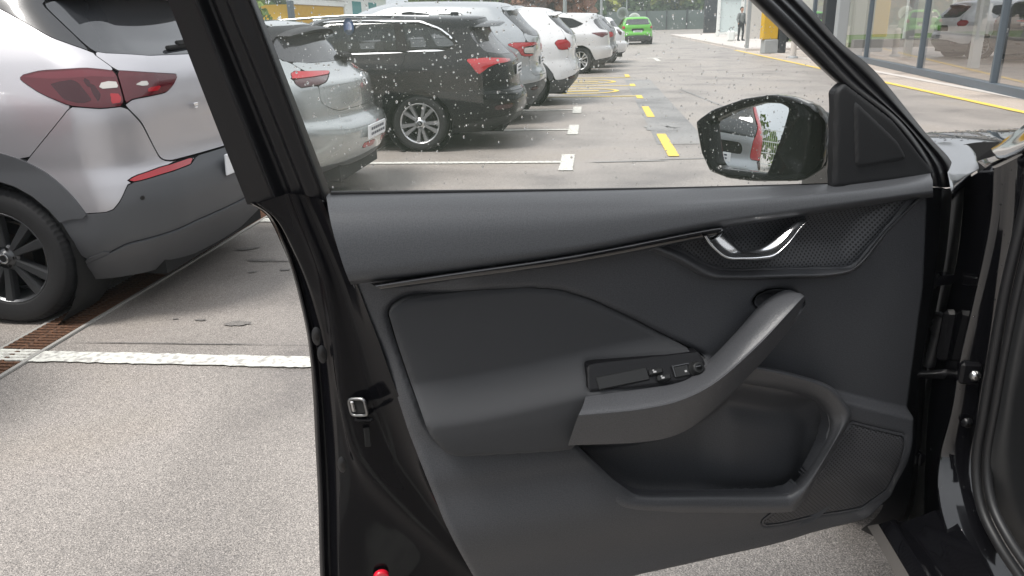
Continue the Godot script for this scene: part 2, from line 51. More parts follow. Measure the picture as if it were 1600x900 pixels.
# ---------------------------------------------------------------- car shells: each level is height, half width, rear, front, rear corner radius, front corner radius
const SHELLS := {
	"suv": {"L": 4.5, "bow": 0.1, "tr": 0.06, "tf": 0.1, "ybelt": 1.1, "yroof": 1.6, "arc": 0.05, "kc": 0.52, "levels": [
		[0.22, 0.8, -0.22, -4.32, 0.25, 0.4],
		[0.36, 0.9, -0.1, -4.42, 0.28, 0.45],
		[0.46, 0.93, -0.03, -4.48, 0.3, 0.5],
		[0.6, 0.935, 0, -4.5, 0.3, 0.5],
		[0.7, 0.93, -0.015, -4.48, 0.3, 0.5],
		[0.79, 0.922, -0.06, -4.44, 0.28, 0.5],
		[0.88, 0.925, -0.07, -4.38, 0.27, 0.5],
		[1, 0.925, -0.06, -4.2, 0.27, 0.5],
		[1.09, 0.915, -0.065, -3.6, 0.27, 0.45],
		[1.2, 0.88, -0.09, -3.35, 0.28, 0.4],
		[1.28, 0.85, -0.14, -3.2, 0.28, 0.35],
		[1.36, 0.81, -0.24, -3.05, 0.27, 0.35],
		[1.48, 0.74, -0.36, -2.85, 0.26, 0.35],
		[1.58, 0.67, -0.44, -2.6, 0.25, 0.35],
		[1.635, 0.58, -0.54, -2.35, 0.25, 0.3],
		[1.66, 0.42, -0.7, -2.1, 0.2, 0.3],
		[1.665, 0, -1, -1.8, 0.1, 0.1]]},
	"hatch": {"L": 4.06, "bow": 0.18, "tr": 0.06, "tf": 0.1, "ybelt": 0.95, "yroof": 1.4, "arc": 0.04, "kc": 0.5, "levels": [
		[0.24, 0.76, -0.3, -3.9, 0.25, 0.4],
		[0.33, 0.82, -0.1, -4, 0.28, 0.45],
		[0.46, 0.865, -0.02, -4.05, 0.3, 0.5],
		[0.58, 0.88, 0, -4.06, 0.3, 0.5],
		[0.65, 0.88, -0.03, -4.04, 0.28, 0.5],
		[0.7, 0.878, -0.1, -4, 0.25, 0.5],
		[0.8, 0.88, -0.11, -3.9, 0.25, 0.5],
		[0.92, 0.875, -0.12, -3.6, 0.25, 0.45],
		[0.985, 0.86, -0.14, -3.1, 0.25, 0.4],
		[1.03, 0.83, -0.22, -2.95, 0.25, 0.35],
		[1.12, 0.785, -0.33, -2.75, 0.25, 0.35],
		[1.25, 0.71, -0.44, -2.5, 0.24, 0.35],
		[1.35, 0.65, -0.52, -2.3, 0.24, 0.35],
		[1.41, 0.56, -0.6, -2.1, 0.22, 0.3],
		[1.435, 0.4, -0.75, -1.9, 0.2, 0.3],
		[1.44, 0, -1, -1.7, 0.1, 0.1]]},
	"estate": {"L": 4.69, "bow": 0.13, "tr": 0.08, "tf": 0.1, "ybelt": 1.0, "yroof": 1.42, "arc": 0.05, "kc": 0.48, "levels": [
		[0.2, 0.78, -0.26, -4.5, 0.28, 0.4],
		[0.3, 0.86, -0.1, -4.6, 0.32, 0.45],
		[0.42, 0.9, -0.02, -4.67, 0.34, 0.5],
		[0.55, 0.915, 0, -4.69, 0.34, 0.5],
		[0.63, 0.915, -0.03, -4.68, 0.32, 0.5],
		[0.69, 0.912, -0.08, -4.6, 0.3, 0.5],
		[0.8, 0.912, -0.09, -4.4, 0.3, 0.5],
		[0.9, 0.908, -0.1, -3.9, 0.3, 0.45],
		[0.97, 0.895, -0.11, -3.5, 0.3, 0.4],
		[1.03, 0.862, -0.15, -3.35, 0.3, 0.35],
		[1.1, 0.82, -0.23, -3.2, 0.3, 0.35],
		[1.22, 0.745, -0.36, -2.95, 0.28, 0.35],
		[1.34, 0.68, -0.44, -2.7, 0.26, 0.35],
		[1.42, 0.61, -0.47, -2.5, 0.22, 0.3],
		[1.455, 0.44, -0.55, -2.3, 0.2, 0.3],
		[1.465, 0, -1.2, -2, 0.1, 0.1]]},
}

const SUV_REGIONS := [
	["indicator", "clear_lens", "q", 0.008, [1.047, 1.186, 0.962, 1.178, 0.962, 1.15, 1.096, 1.148], "pair", 0.008, true],
	["reverse_light", "clear_lens", "q", 0.008, [0.849, 1.176, 0.759, 1.174, 0.764, 1.15, 0.853, 1.15], "pair", 0.006, true],
	["lamp_segment", "bright_red_lens", "q", 0.007, [0.79, 1.142, 0.665, 1.148, 0.699, 1.122, 0.79, 1.122], "pair", 0.008, true],
	["lamp_segment", "bright_red_lens", "q", 0.007, [1.05, 1.133, 0.965, 1.125, 0.965, 1.085, 1.054, 1.08, 1.02, 1.105], "pair", 0.01, true],
	["light_fin", "dark_red_lens", "q", 0.007, [1.16, 1.20, 1.12, 1.205, 1.07, 1.12, 1.10, 1.085], "pair", 0.008, true],
	["light_fin", "dark_red_lens", "q", 0.007, [1.33, 1.185, 1.19, 1.20, 1.13, 1.10, 1.20, 1.09, 1.28, 1.11], "pair", 0.01, true],
	["light_band", "lens_band", "q", 0.0065, [1.47, 1.212, 1.36, 1.232, 1.12, 1.238, 0.962, 1.22, 0.962, 1.196, 1.10, 1.205, 1.30, 1.20], "pair", 0.01, true],
	["tail_light", "red_lens", "q", 0.006, [1.49, 1.215, 1.36, 1.240, 1.12, 1.246, 0.955, 1.228, 0.955, 1.07, 1.10, 1.066, 1.26, 1.083, 1.39, 1.14], "pair", 0.03],
	["hatch_light", "red_lens", "q", 0.006, [0.947, 1.228, 0.50, 1.188, 0.56, 1.145, 0.64, 1.112, 0.90, 1.098, 0.947, 1.075], "pair", 0.02],
	["fog_light", "bright_red_lens", "q", 0.003, [1.04, 0.722, 0.98, 0.742, 0.80, 0.765, 0.50, 0.775, 0.55, 0.745, 0.80, 0.733, 0.98, 0.716], "pair", 0.01],
	["lower_lip", "cladding", "q", 0.014, [1.40, 0.30, 1.25, 0.36, 1.1, 0.42, 0.6, 0.46, -0.2, 0.47, -0.2, 0.1, 1.40, 0.1], "", 0.03],
	["rear_bumper", "cladding", "q", 0.004, [1.445, 0.575, 1.157, 0.586, 1.09, 0.64, 1.03, 0.712, 0.95, 0.73, 0.55, 0.742, 0.47, 0.775, -0.2, 0.775, -0.2, 0.1, 1.445, 0.1], "", 0.03],
	["rear_window", "grey_glass", "x", -0.003, [-0.2, 1.275, 0.50, 1.288, 0.705, 1.312, 0.64, 1.54, 0.55, 1.56, -0.2, 1.575], "", 0.02],
	["tailgate", "PAINT", "q", 0.0, [-0.2, 0.782, 0.70, 0.785, 0.774, 0.80, 0.80, 0.85, 0.867, 0.99, 0.951, 1.073, 0.951, 1.235, 1.055, 1.312, 1.21, 1.56, -0.2, 1.63], "", 0.02],
	["bumper_skin", "PAINT", "q", 0.0, [0.70, 0.779, 0.780, 0.797, 0.806, 0.85, 0.872, 0.985, 0.951, 1.066, 1.26, 1.08, 1.40, 0.96, 1.506, 0.869, 1.56, 0.82, 1.62, 0.45, -0.2, 0.45, -0.2, 0.776], "pair", 0.02],
	["roof_blade", "pillar", "q", 0.0, [1.055, 1.316, 1.25, 1.384, 1.46, 1.515, 1.66, 1.60, 1.5, 1.625, 1.215, 1.565], "pair", 0.01],
	["side_window", "dark_glass", "z", -0.003, [0.95, 1.555, 1.4, 1.30, 2.6, 1.16, 3.0, 1.16, 2.45, 1.5, 1.9, 1.585, 1.1, 1.60], "pair", 0.03],
	["windscreen", "dark_glass", "f", -0.003, [-0.2, 1.22, 0.72, 1.22, 0.58, 1.56, -0.2, 1.60], "", 0.05],
]
const KAROQ_REGIONS := [
	["tail_light", "bright_red_lens", "q", 0.006, [1.36, 1.10, 1.30, 1.13, 0.62, 1.12, 0.55, 1.09, 0.95, 1.075, 1.10, 1.06, 1.08, 0.98, 0.80, 0.965, 0.85, 0.94, 1.12, 0.94, 1.20, 1.03], "pair", 0.015],
	["reverse_light", "clear_lens", "q", 0.004, [1.085, 1.055, 1.075, 0.985, 0.80, 0.972, 0.80, 1.06], "pair", 0.015],
	["fog_light", "dark_red_lens", "q", 0.003, [0.95, 0.52, 0.7, 0.53, 0.7, 0.48, 0.95, 0.475], "pair", 0.01],
	["rear_bumper", "cladding", "q", 0.004, [1.445, 0.50, 1.157, 0.56, 0.55, 0.60, -0.2, 0.60, -0.2, 0.1, 1.445, 0.1], "", 0.03],
	["rear_window", "grey_glass", "x", -0.003, [-0.2, 1.20, 0.60, 1.21, 0.72, 1.24, 0.63, 1.54, 0.55, 1.56, -0.2, 1.575], "", 0.02],
	["rear_quarter_window", "dark_glass", "z", -0.003, [0.98, 1.30, 1.10, 1.25, 1.5, 1.24, 1.5, 1.53, 1.15, 1.50], "pair", 0.05],
	["side_window", "dark_glass", "z", -0.003, [1.56, 1.24, 3.0, 1.18, 2.45, 1.5, 1.9, 1.545, 1.56, 1.53], "pair", 0.03],
	["window_chrome", "satin_chrome", "z", 0.002, [0.93, 1.30, 1.08, 1.222, 1.5, 1.21, 3.05, 1.15, 2.47, 1.52, 1.9, 1.57, 1.12, 1.53], "pair", 0.05],
	["tailgate", "PAINT", "q", 0.0, [-0.2, 0.66, 0.90, 0.68, 0.96, 0.9, 0.96, 1.13, 1.05, 1.27, 1.2, 1.6, -0.2, 1.63], "", 0.03],
	["windscreen", "dark_glass", "f", -0.003, [-0.2, 1.22, 0.72, 1.22, 0.58, 1.56, -0.2, 1.60], "", 0.05],
]
const WHITE_REGIONS := [
	["tail_light", "bright_red_lens", "q", 0.008, [1.30, 1.08, 1.22, 1.13, 0.98, 1.13, 0.86, 1.06, 0.88, 0.99, 1.0, 0.96, 1.22, 0.96], "pair", 0.05],
	["fog_light", "dark_red_lens", "q", 0.003, [0.95, 0.50, 0.7, 0.51, 0.7, 0.46, 0.95, 0.455], "pair", 0.01],
	["rear_bumper", "cladding", "q", 0.004, [1.445, 0.45, 1.157, 0.45, 0.9, 0.50, 0.55, 0.56, -0.2, 0.56, -0.2, 0.1, 1.445, 0.1], "", 0.03],
	["plate_recess", "cladding", "x", -0.02, [-0.4, 0.82, 0.36, 0.82, 0.34, 0.98, -0.4, 0.98], "", 0.03],
	["rear_window", "grey_glass", "x", -0.003, [-0.2, 1.20, 0.60, 1.21, 0.70, 1.24, 0.62, 1.52, 0.55, 1.54, -0.2, 1.555], "", 0.02],
	["side_window", "dark_glass", "z", -0.003, [1.05, 1.34, 1.2, 1.26, 3.0, 1.17, 2.45, 1.5, 1.9, 1.56, 1.15, 1.53], "pair", 0.03],
	["tailgate", "PAINT", "q", 0.0, [-0.2, 0.60, 0.86, 0.62, 0.94, 0.9, 0.96, 1.13, 1.05, 1.27, 1.2, 1.6, -0.2, 1.63], "", 0.03],
	["windscreen", "dark_glass", "f", -0.003, [-0.2, 1.22, 0.72, 1.22, 0.58, 1.56, -0.2, 1.60], "", 0.05],
]
const HATCH_REGIONS := [
	["brake_light", "bright_red_lens", "q", 0.006, [1.215, 1.01, 1.15, 1.085, 1.09, 1.075, 0.62, 1.060, 0.66, 1.036, 1.16, 1.022], "pair", 0.015],
	["tail_light", "dark_red_lens", "q", 0.006, [1.205, 1.005, 1.16, 1.018, 0.67, 1.032, 0.84, 0.985, 0.93, 0.972, 1.17, 0.958], "pair", 0.02],
	["fog_light", "bright_red_lens", "x", 0.003, [0.10, 0.475, 0.34, 0.475, 0.36, 0.43, 0.12, 0.43], "pair", 0.01],
	["rear_window", "grey_glass", "x", -0.003, [-0.2, 1.125, 0.45, 1.130, 0.66, 1.155, 0.585, 1.28, 0.52, 1.33, -0.2, 1.345], "", 0.02],
	["rear_spoiler", "dark_plastic", "x", 0.004, [-0.2, 1.348, 0.52, 1.333, 0.592, 1.283, 0.615, 1.33, 0.48, 1.408, -0.2, 1.425], "", 0.01],
	["lower_valance", "cladding", "q", 0.0, [1.5, 0.30, 0.6, 0.36, -0.2, 0.40, -0.2, 0.1, 1.5, 0.1], "", 0.02],
	["side_window", "dark_glass", "z", -0.003, [0.92, 1.20, 1.1, 1.07, 2.75, 0.99, 2.25, 1.28, 1.8, 1.345, 1.05, 1.33], "pair", 0.03],
	["tailgate", "PAINT", "q", 0.0, [-0.2, 0.768, 0.688, 0.759, 0.80, 0.78, 0.945, 0.829, 0.95, 0.97, 1.0, 1.08, 1.12, 1.14, 1.2, 1.45, -0.2, 1.5], "", 0.03],
	["windscreen", "dark_glass", "f", -0.003, [-0.2, 1.03, 0.70, 1.03, 0.55, 1.35, -0.2, 1.39], "", 0.05],
]
const ESTATE_REGIONS := [
	["tail_light", "bright_red_lens", "q", 0.006, [1.44, 1.020, 1.321, 0.850, 1.147, 0.930, 0.985, 0.960, 0.60, 0.972, 0.55, 1.0, 0.80, 1.015, 1.15, 1.028], "pair", 0.012],
	["fog_light", "dark_red_lens", "q", 0.003, [1.116, 0.505, 0.757, 0.525, 0.757, 0.465, 1.116, 0.455], "pair", 0.01],
	["rear_window", "grey_glass", "x", -0.003, [-0.2, 1.05, 0.55, 1.06, 0.68, 1.09, 0.60, 1.30, 0.52, 1.335, -0.2, 1.35], "", 0.02],
	["quarter_window", "tinted_glass", "z", -0.003, [0.745, 1.195, 0.77, 1.155, 0.92, 1.142, 1.25, 1.135, 1.345, 1.415, 1.14, 1.405, 0.92, 1.325], "pair", 0.03],
	["rear_door_window", "tinted_glass", "z", -0.003, [1.38, 1.132, 2.28, 1.118, 2.28, 1.432, 1.86, 1.432, 1.44, 1.42], "pair", 0.015],
	["front_door_window", "tinted_glass", "z", -0.003, [2.40, 1.116, 3.2, 1.098, 3.12, 1.16, 2.62, 1.395, 2.38, 1.42], "pair", 0.015],
	["window_surround", "gap", "z", -0.001, [0.725, 1.195, 0.755, 1.140, 0.92, 1.127, 1.83, 1.110, 3.3, 1.085, 3.12, 1.17, 2.62, 1.412, 2.38, 1.437, 1.86, 1.449, 1.14, 1.420, 0.905, 1.337], "pair", 0.03],
	["window_chrome", "satin_chrome", "z", 0.002, [0.69, 1.195, 0.735, 1.122, 0.92, 1.107, 1.83, 1.09, 3.4, 1.065, 3.14, 1.19, 2.63, 1.435, 2.38, 1.458, 1.86, 1.470, 1.13, 1.442, 0.885, 1.352], "pair", 0.03],
	["lower_valance", "dark_plastic", "q", 0.0, [1.6, 0.28, 1.2, 0.36, 0.6, 0.40, -0.2, 0.40, -0.2, 0.1, 1.6, 0.1], "", 0.02],
	["tailgate", "PAINT", "q", 0.0, [-0.2, 0.64, 0.9, 0.655, 1.131, 0.70, 1.094, 0.92, 1.10, 1.03, 1.03, 1.1, 1.2, 1.42, -0.2, 1.5], "", 0.03],
	["rear_door", "PAINT", "z", 0.0, [1.28, 1.10, 1.30, 1.0, 1.40, 0.86, 1.565, 0.73, 1.65, 0.34, 2.42, 0.34, 2.36, 1.10], "pair", 0.03],
	["windscreen", "dark_glass", "f", -0.003, [-0.2, 1.06, 0.72, 1.06, 0.56, 1.37, -0.2, 1.41], "", 0.05],
]

var M := {}
var taken := {}
var rng := RandomNumberGenerator.new()


# ================================================================ naming
func numbered(called: String) -> String:
	var k: int = taken.get(called, 0)
	taken[called] = k + 1
	return called if k == 0 else "%s_%03d" % [called, k]


func thing(called: String, label: String, category: String, at := Vector3.ZERO, turn := 0.0, group := "") -> Node3D:
	var o := Node3D.new()
	o.name = numbered(called)
	o.position = at
	o.rotation.y = turn
	add_child(o)
	tag(o, label, category, group)
	return o


func tag(o: Node, label: String, category: String, group := "") -> void:
	o.set_meta("label", label)
	o.set_meta("category", category)
	if group != "":
		o.set_meta("group", group)


func put(called: String, mesh: Mesh, mat: Material, parent: Node, at := Vector3.ZERO) -> MeshInstance3D:
	var o := MeshInstance3D.new()
	o.mesh = mesh
	o.material_override = mat
	o.position = at
	if parent == self:
		o.name = numbered(called)
		add_child(o)
	else:
		o.name = called
		parent.add_child(o, true)
		counts[parent] = counts.get(parent, {})
		var d: Dictionary = counts[parent]
		d[called] = d.get(called, 0) + 1
		if d[called] > 1:
			o.name = "%s_%03d" % [called, d[called] - 1]
	return o


var counts := {}


func structure(called: String, mesh: Mesh, mat: Material, label := "", category := "") -> MeshInstance3D:
	var o := put(called, mesh, mat, self)
	o.set_meta("kind", "structure")
	if label != "":
		tag(o, label, category)
	return o


# ================================================================ mesh helpers
func arrays_mesh(p: PackedVector3Array, n: PackedVector3Array, uv: PackedVector2Array, ix: PackedInt32Array) -> ArrayMesh:
	var a := []
	a.resize(Mesh.ARRAY_MAX)
	a[Mesh.ARRAY_VERTEX] = p
	if n.size() == p.size():
		a[Mesh.ARRAY_NORMAL] = n
	if uv.size() == p.size():
		a[Mesh.ARRAY_TEX_UV] = uv
	a[Mesh.ARRAY_INDEX] = ix
	var m := ArrayMesh.new()
	m.add_surface_from_arrays(Mesh.PRIMITIVE_TRIANGLES, a)
	return m


# a regular sheet of points: rows x cols, with smooth normals
class Sheet:
	var rows := 0
	var cols := 0
	var p := PackedVector3Array()
	var n := PackedVector3Array()
	var uv := PackedVector2Array()
	func normals(flip := false) -> void:
		n.resize(p.size())
		for i in rows:
			for j in cols:
				var k := i * cols + j
				var a := p[k + 1] if j < cols - 1 else p[k]
				var b := p[k - 1] if j > 0 else p[k]
				var c := p[k + cols] if i < rows - 1 else p[k]
				var d := p[k - cols] if i > 0 else p[k]
				var v := (a - b).cross(c - d)
				if v.length_squared() < 1e-20:
					v = n[k - 1] if j > 0 else (n[k - cols] if i > 0 else Vector3.UP)
				n[k] = v.normalized() * (-1.0 if flip else 1.0)


func sheet_mesh(s: Sheet) -> ArrayMesh:
	var ix := PackedInt32Array()
	for i in s.rows - 1:
		for j in s.cols - 1:
			var k := i * s.cols + j
			var nn := s.n[k] + s.n[k + 1]
			var g := (s.p[k + 1] - s.p[k]).cross(s.p[k + s.cols] - s.p[k])
			if g.dot(nn) > 0:
				ix.append_array([k, k + s.cols, k + 1, k + 1, k + s.cols, k + s.cols + 1])
			else:
				ix.append_array([k, k + 1, k + s.cols, k + 1, k + s.cols + 1, k + s.cols])
	return arrays_mesh(s.p, s.n, s.uv, ix)


# keeps the part of a sheet where f > 0, moved along the normal by off, with a wall of the given depth along the cut
func clip(s: Sheet, f: PackedFloat32Array, off := 0.0, wall := 0.0, into := Vector3.ZERO) -> ArrayMesh:
	var vp := PackedVector3Array()
	var vn := PackedVector3Array()
	var vu := PackedVector2Array()
	var ix := PackedInt32Array()
	var at := PackedInt32Array()
	at.resize(s.p.size())
	at.fill(-1)
	var has_uv := s.uv.size() == s.p.size()
	for i in s.rows - 1:
		for j in s.cols - 1:
			var k := i * s.cols + j
			var q := [k, k + 1, k + s.cols + 1, k + s.cols]
			var inside := 0
			for c in q:
				if f[c] > 0:
					inside += 1
			if inside == 0:
				continue
			var poly := PackedInt32Array()
			var cut := PackedInt32Array()
			for e in 4:
				var a: int = q[e]
				var b: int = q[(e + 1) % 4]
				if f[a] > 0:
					if at[a] < 0:
						at[a] = vp.size()
						vp.append(s.p[a] + s.n[a] * off)
						vn.append(s.n[a])
						if has_uv:
							vu.append(s.uv[a])
					poly.append(at[a])
				if (f[a] > 0) != (f[b] > 0):
					var t := f[a] / (f[a] - f[b])
					var nn := s.n[a].lerp(s.n[b], t).normalized()
					vp.append(s.p[a].lerp(s.p[b], t) + nn * off)
					vn.append(nn)
					if has_uv:
						vu.append(s.uv[a].lerp(s.uv[b], t))
					poly.append(vp.size() - 1)
					cut.append(vp.size() - 1)
			if poly.size() < 3:
				continue
			var g := Vector3.ZERO
			for e in range(1, poly.size() - 1):
				g += (vp[poly[e]] - vp[poly[0]]).cross(vp[poly[e + 1]] - vp[poly[0]])
			var fwd := g.dot(vn[poly[0]]) < 0
			for e in range(1, poly.size() - 1):
				if fwd:
					ix.append_array([poly[0], poly[e], poly[e + 1]])
				else:
					ix.append_array([poly[0], poly[e + 1], poly[e]])
			if wall > 0.0 and cut.size() == 2:
				var a0 := vp[cut[0]]
				var a1 := vp[cut[1]]
				var wn := (a1 - a0).cross(vn[cut[0]]).normalized()
				var mid := Vector3.ZERO
				for c in poly:
					mid += vp[c]
				mid /= poly.size()
				if wn.dot(mid - (a0 + a1) * 0.5) > 0:
					wn = -wn
				var b := vp.size()
				var w0 := into if into != Vector3.ZERO else -vn[cut[0]]
				var w1 := into if into != Vector3.ZERO else -vn[cut[1]]
				wn = (a1 - a0).cross(w0).normalized()
				if wn.dot(mid - (a0 + a1) * 0.5) > 0:
					wn = -wn
				for z in [a0, a1, a1 + w1 * wall, a0 + w0 * wall]:
					vp.append(z)
					vn.append(wn)
					if has_uv:
						vu.append(vu[cut[0]])
				if (a1 - a0).cross(w1).dot(wn) < 0:
					ix.append_array([b, b + 1, b + 2, b, b + 2, b + 3])
				else:
					ix.append_array([b, b + 2, b + 1, b, b + 3, b + 2])
	if ix.is_empty():
		return null
	return arrays_mesh(vp, vn, vu, ix)


func catmull(a: Vector3, b: Vector3, c: Vector3, d: Vector3, t: float) -> Vector3:
	return b + 0.5 * t * (c - a + t * (2.0 * a - 5.0 * b + 4.0 * c - d + t * (3.0 * (b - c) + d - a)))


func spaced(pts: PackedVector3Array, n: int, smooth := true) -> PackedVector3Array:
	var fine := PackedVector3Array()
	var m := pts.size()
	for i in m - 1:
		for k in 8:
			var t := k / 8.0
			fine.append(catmull(pts[maxi(i - 1, 0)], pts[i], pts[i + 1], pts[mini(i + 2, m - 1)], t) if smooth else pts[i].lerp(pts[i + 1], t))
	fine.append(pts[m - 1])
	var total := 0.0
	var cum := PackedFloat32Array([0.0])
	for i in fine.size() - 1:
		total += fine[i].distance_to(fine[i + 1])
		cum.append(total)
	var out := PackedVector3Array()
	var j := 0
	for i in n:
		var want := total * i / (n - 1.0)
		while j < fine.size() - 2 and cum[j + 1] < want:
			j += 1
		var span := maxf(cum[j + 1] - cum[j], 1e-9)
		out.append(fine[j].lerp(fine[j + 1], clampf((want - cum[j]) / span, 0, 1)))
	return out


# a surface through traced rails
func loft(rails: Array, along := 60, across := 4, smooth_across := true, facing := Vector3(0, 0.2, 1)) -> Sheet:
	var rs := []
	for r in rails:
		rs.append(spaced(r, along))
	var s := Sheet.new()
	var m := rs.size()
	s.cols = along
	for i in m - 1:
		for k in (across if i < m - 2 else across + 1):
			var t := k / float(across)
			for j in along:
				var b: Vector3 = rs[i][j]
				var c: Vector3 = rs[i + 1][j]
				if smooth_across:
					s.p.append(catmull(rs[maxi(i - 1, 0)][j], b, c, rs[mini(i + 2, m - 1)][j], t))
				else:
					s.p.append(b.lerp(c, t))
				s.uv.append(Vector2(s.p[s.p.size() - 1].x, s.p[s.p.size() - 1].y))
			s.rows += 1
	s.normals()
	var sum := Vector3.ZERO
	for v in s.n:
		sum += v
	if sum.dot(facing) < 0:
		for k in s.n.size():
			s.n[k] = -s.n[k]
	return s


func rails(called: String) -> Array:
	var out := []
	for r in RAILS[called]:
		var p := PackedVector3Array()
		for k in range(0, r.size(), 3):
			p.append(Vector3(r[k], r[k + 1], r[k + 2]))
		out.append(p)
	return out


func flat(numbers: Array) -> PackedVector2Array:
	var p := PackedVector2Array()
	for k in range(0, numbers.size(), 2):
		p.append(Vector2(numbers[k], numbers[k + 1]))
	return p


# rounds the corners of a closed outline
func rounded(poly: PackedVector2Array, radius: float, steps := 4) -> PackedVector2Array:
	var out := PackedVector2Array()
	var n := poly.size()
	for i in n:
		var a := poly[(i + n - 1) % n]
		var b := poly[i]
		var c := poly[(i + 1) % n]
		var r := minf(radius, 0.45 * minf(a.distance_to(b), b.distance_to(c)))
		var p := b + (a - b).normalized() * r
		var q := b + (c - b).normalized() * r
		for k in steps + 1:
			var t := k / float(steps)
			out.append(p.lerp(b, t).lerp(b.lerp(q, t), t))
	return out


class Area:
	var pts := PackedVector2Array()
	var lo := Vector2(1e9, 1e9)
	var hi := Vector2(-1e9, -1e9)
	func _init(poly: PackedVector2Array) -> void:
		pts = poly
		for q in poly:
			lo = lo.min(q)
			hi = hi.max(q)
	func sd(q: Vector2) -> float:   # negative inside
		var ex := maxf(lo.x - q.x, q.x - hi.x)
		var ey := maxf(lo.y - q.y, q.y - hi.y)
		if ex > 0.08 or ey > 0.08:
			return maxf(ex, ey)
		var best := 1e9
		var sign := 1.0
		var j := pts.size() - 1
		for i in pts.size():
			var a := pts[j]
			var b := pts[i]
			var e := b - a
			var w := q - a
			var h := clampf(w.dot(e) / maxf(e.length_squared(), 1e-12), 0, 1)
			best = minf(best, (w - e * h).length_squared())
			if (a.y > q.y) != (b.y > q.y) and q.x < e.x * (q.y - a.y) / e.y + a.x:
				sign = -sign
			j = i
		return sign * sqrt(best)


func line_distance(pts: PackedVector2Array, q: Vector2) -> float:
	var best := 1e9
	for i in pts.size() - 1:
		best = minf(best, Geometry2D.get_closest_point_to_segment(q, pts[i], pts[i + 1]).distance_squared_to(q))
	return sqrt(best)


func sst(a: float, b: float, x: float) -> float:
	var t := clampf((x - a) / (b - a), 0, 1)
	return t * t * (3.0 - 2.0 * t)


# a padded panel: outline filled with a grid, its edge rolled over with radius edge, holes cut out
func pad(poly: PackedVector2Array, height: Callable, edge: float, cell: float, wall := 0.02, holes: Array = [], base := Vector3.ZERO) -> ArrayMesh:
	var a := Area.new(poly)
	var s := Sheet.new()
	s.cols = int((a.hi.x - a.lo.x) / cell) + 3
	s.rows = int((a.hi.y - a.lo.y) / cell) + 3
	var f := PackedFloat32Array()
	for i in s.rows:
		for j in s.cols:
			var q := a.lo + Vector2(j - 1, i - 1) * cell
			var d := -a.sd(q)
			for h in holes:
				var hd: float = h.sd(q)
				d = minf(d, hd)
			f.append(d)
			var w: float = height.call(q)
			if d < edge and edge > 0.0:
				var t := 1.0 - clampf(d / edge, 0, 1)
				w -= edge * (1.0 - sqrt(maxf(0.0, 1.0 - t * t * 0.98)))
			s.p.append(base + Vector3(q.x, q.y, w))
			s.uv.append(q)
	s.normals()
	if s.n.size() and s.n[s.n.size() / 2].z < 0:
		for k in s.n.size():
			s.n[k] = -s.n[k]
	return clip(s, f, 0.0, wall, Vector3(0, 0, -1))


func box_mesh(st: SurfaceTool, at: Transform3D, size: Vector3, bevel := 0.0) -> void:
	var b := BoxMesh.new()
	b.size = size
	if bevel <= 0.0:
		st.append_from(b, 0, at)
		return
	# chamfered box: three crossed boxes hulled by hand
	var h := size * 0.5
	var q := bevel
	var pts := []
	for sx in [-1, 1]:
		for sy in [-1, 1]:
			for sz in [-1, 1]:
				var s := Vector3(sx, sy, sz)
				pts.append([s * Vector3(h.x, h.y - q, h.z - q), s * Vector3(h.x - q, h.y, h.z - q), s * Vector3(h.x - q, h.y - q, h.z)])
	var im := PackedVector3Array()
	var face := func(list: Array) -> void:
		var c := Vector3.ZERO
		for v in list:
			c += v
		c /= list.size()
		for k in range(1, list.size() - 1):
			var a: Vector3 = list[0]
			var b2: Vector3 = list[k]
			var d: Vector3 = list[k + 1]
			if (b2 - a).cross(d - a).dot(c) > 0:
				im.append_array([a, d, b2])
			else:
				im.append_array([a, b2, d])
	var id := func(x: int, y: int, z: int) -> int: return x * 4 + y * 2 + z
	for k in 2:
		face.call([pts[id.call(k, 0, 0)][0], pts[id.call(k, 1, 0)][0], pts[id.call(k, 1, 1)][0], pts[id.call(k, 0, 1)][0]])
		face.call([pts[id.call(0, k, 0)][1], pts[id.call(1, k, 0)][1], pts[id.call(1, k, 1)][1], pts[id.call(0, k, 1)][1]])
		face.call([pts[id.call(0, 0, k)][2], pts[id.call(1, 0, k)][2], pts[id.call(1, 1, k)][2], pts[id.call(0, 1, k)][2]])
		for m in 2:
			face.call([pts[id.call(k, m, 0)][0], pts[id.call(k, m, 1)][0], pts[id.call(k, m, 1)][1], pts[id.call(k, m, 0)][1]])
			face.call([pts[id.call(k, 0, m)][0], pts[id.call(k, 1, m)][0], pts[id.call(k, 1, m)][2], pts[id.call(k, 0, m)][2]])
			face.call([pts[id.call(0, k, m)][1], pts[id.call(1, k, m)][1], pts[id.call(1, k, m)][2], pts[id.call(0, k, m)][2]])
	for c in pts:
		face.call(c)
	for k in range(0, im.size(), 3):
		var nn := -(im[k + 1] - im[k]).cross(im[k + 2] - im[k]).normalized()
		for e in 3:
			st.set_normal(at.basis * nn)
			st.add_vertex(at * im[k + e])


func box(size: Vector3, bevel := 0.0) -> Mesh:
	var st := SurfaceTool.new()
	st.begin(Mesh.PRIMITIVE_TRIANGLES)
	box_mesh(st, Transform3D(), size, bevel)
	return st.commit()


# several boxes [centre, size, (turn about y)] as one mesh
func boxes(list: Array, bevel := 0.0) -> Mesh:
	var st := SurfaceTool.new()
	st.begin(Mesh.PRIMITIVE_TRIANGLES)
	for b in list:
		var t := Transform3D(Basis(Vector3.UP, b[2] if b.size() > 2 else 0.0), b[0])
		box_mesh(st, t, b[1], bevel)
	return st.commit()


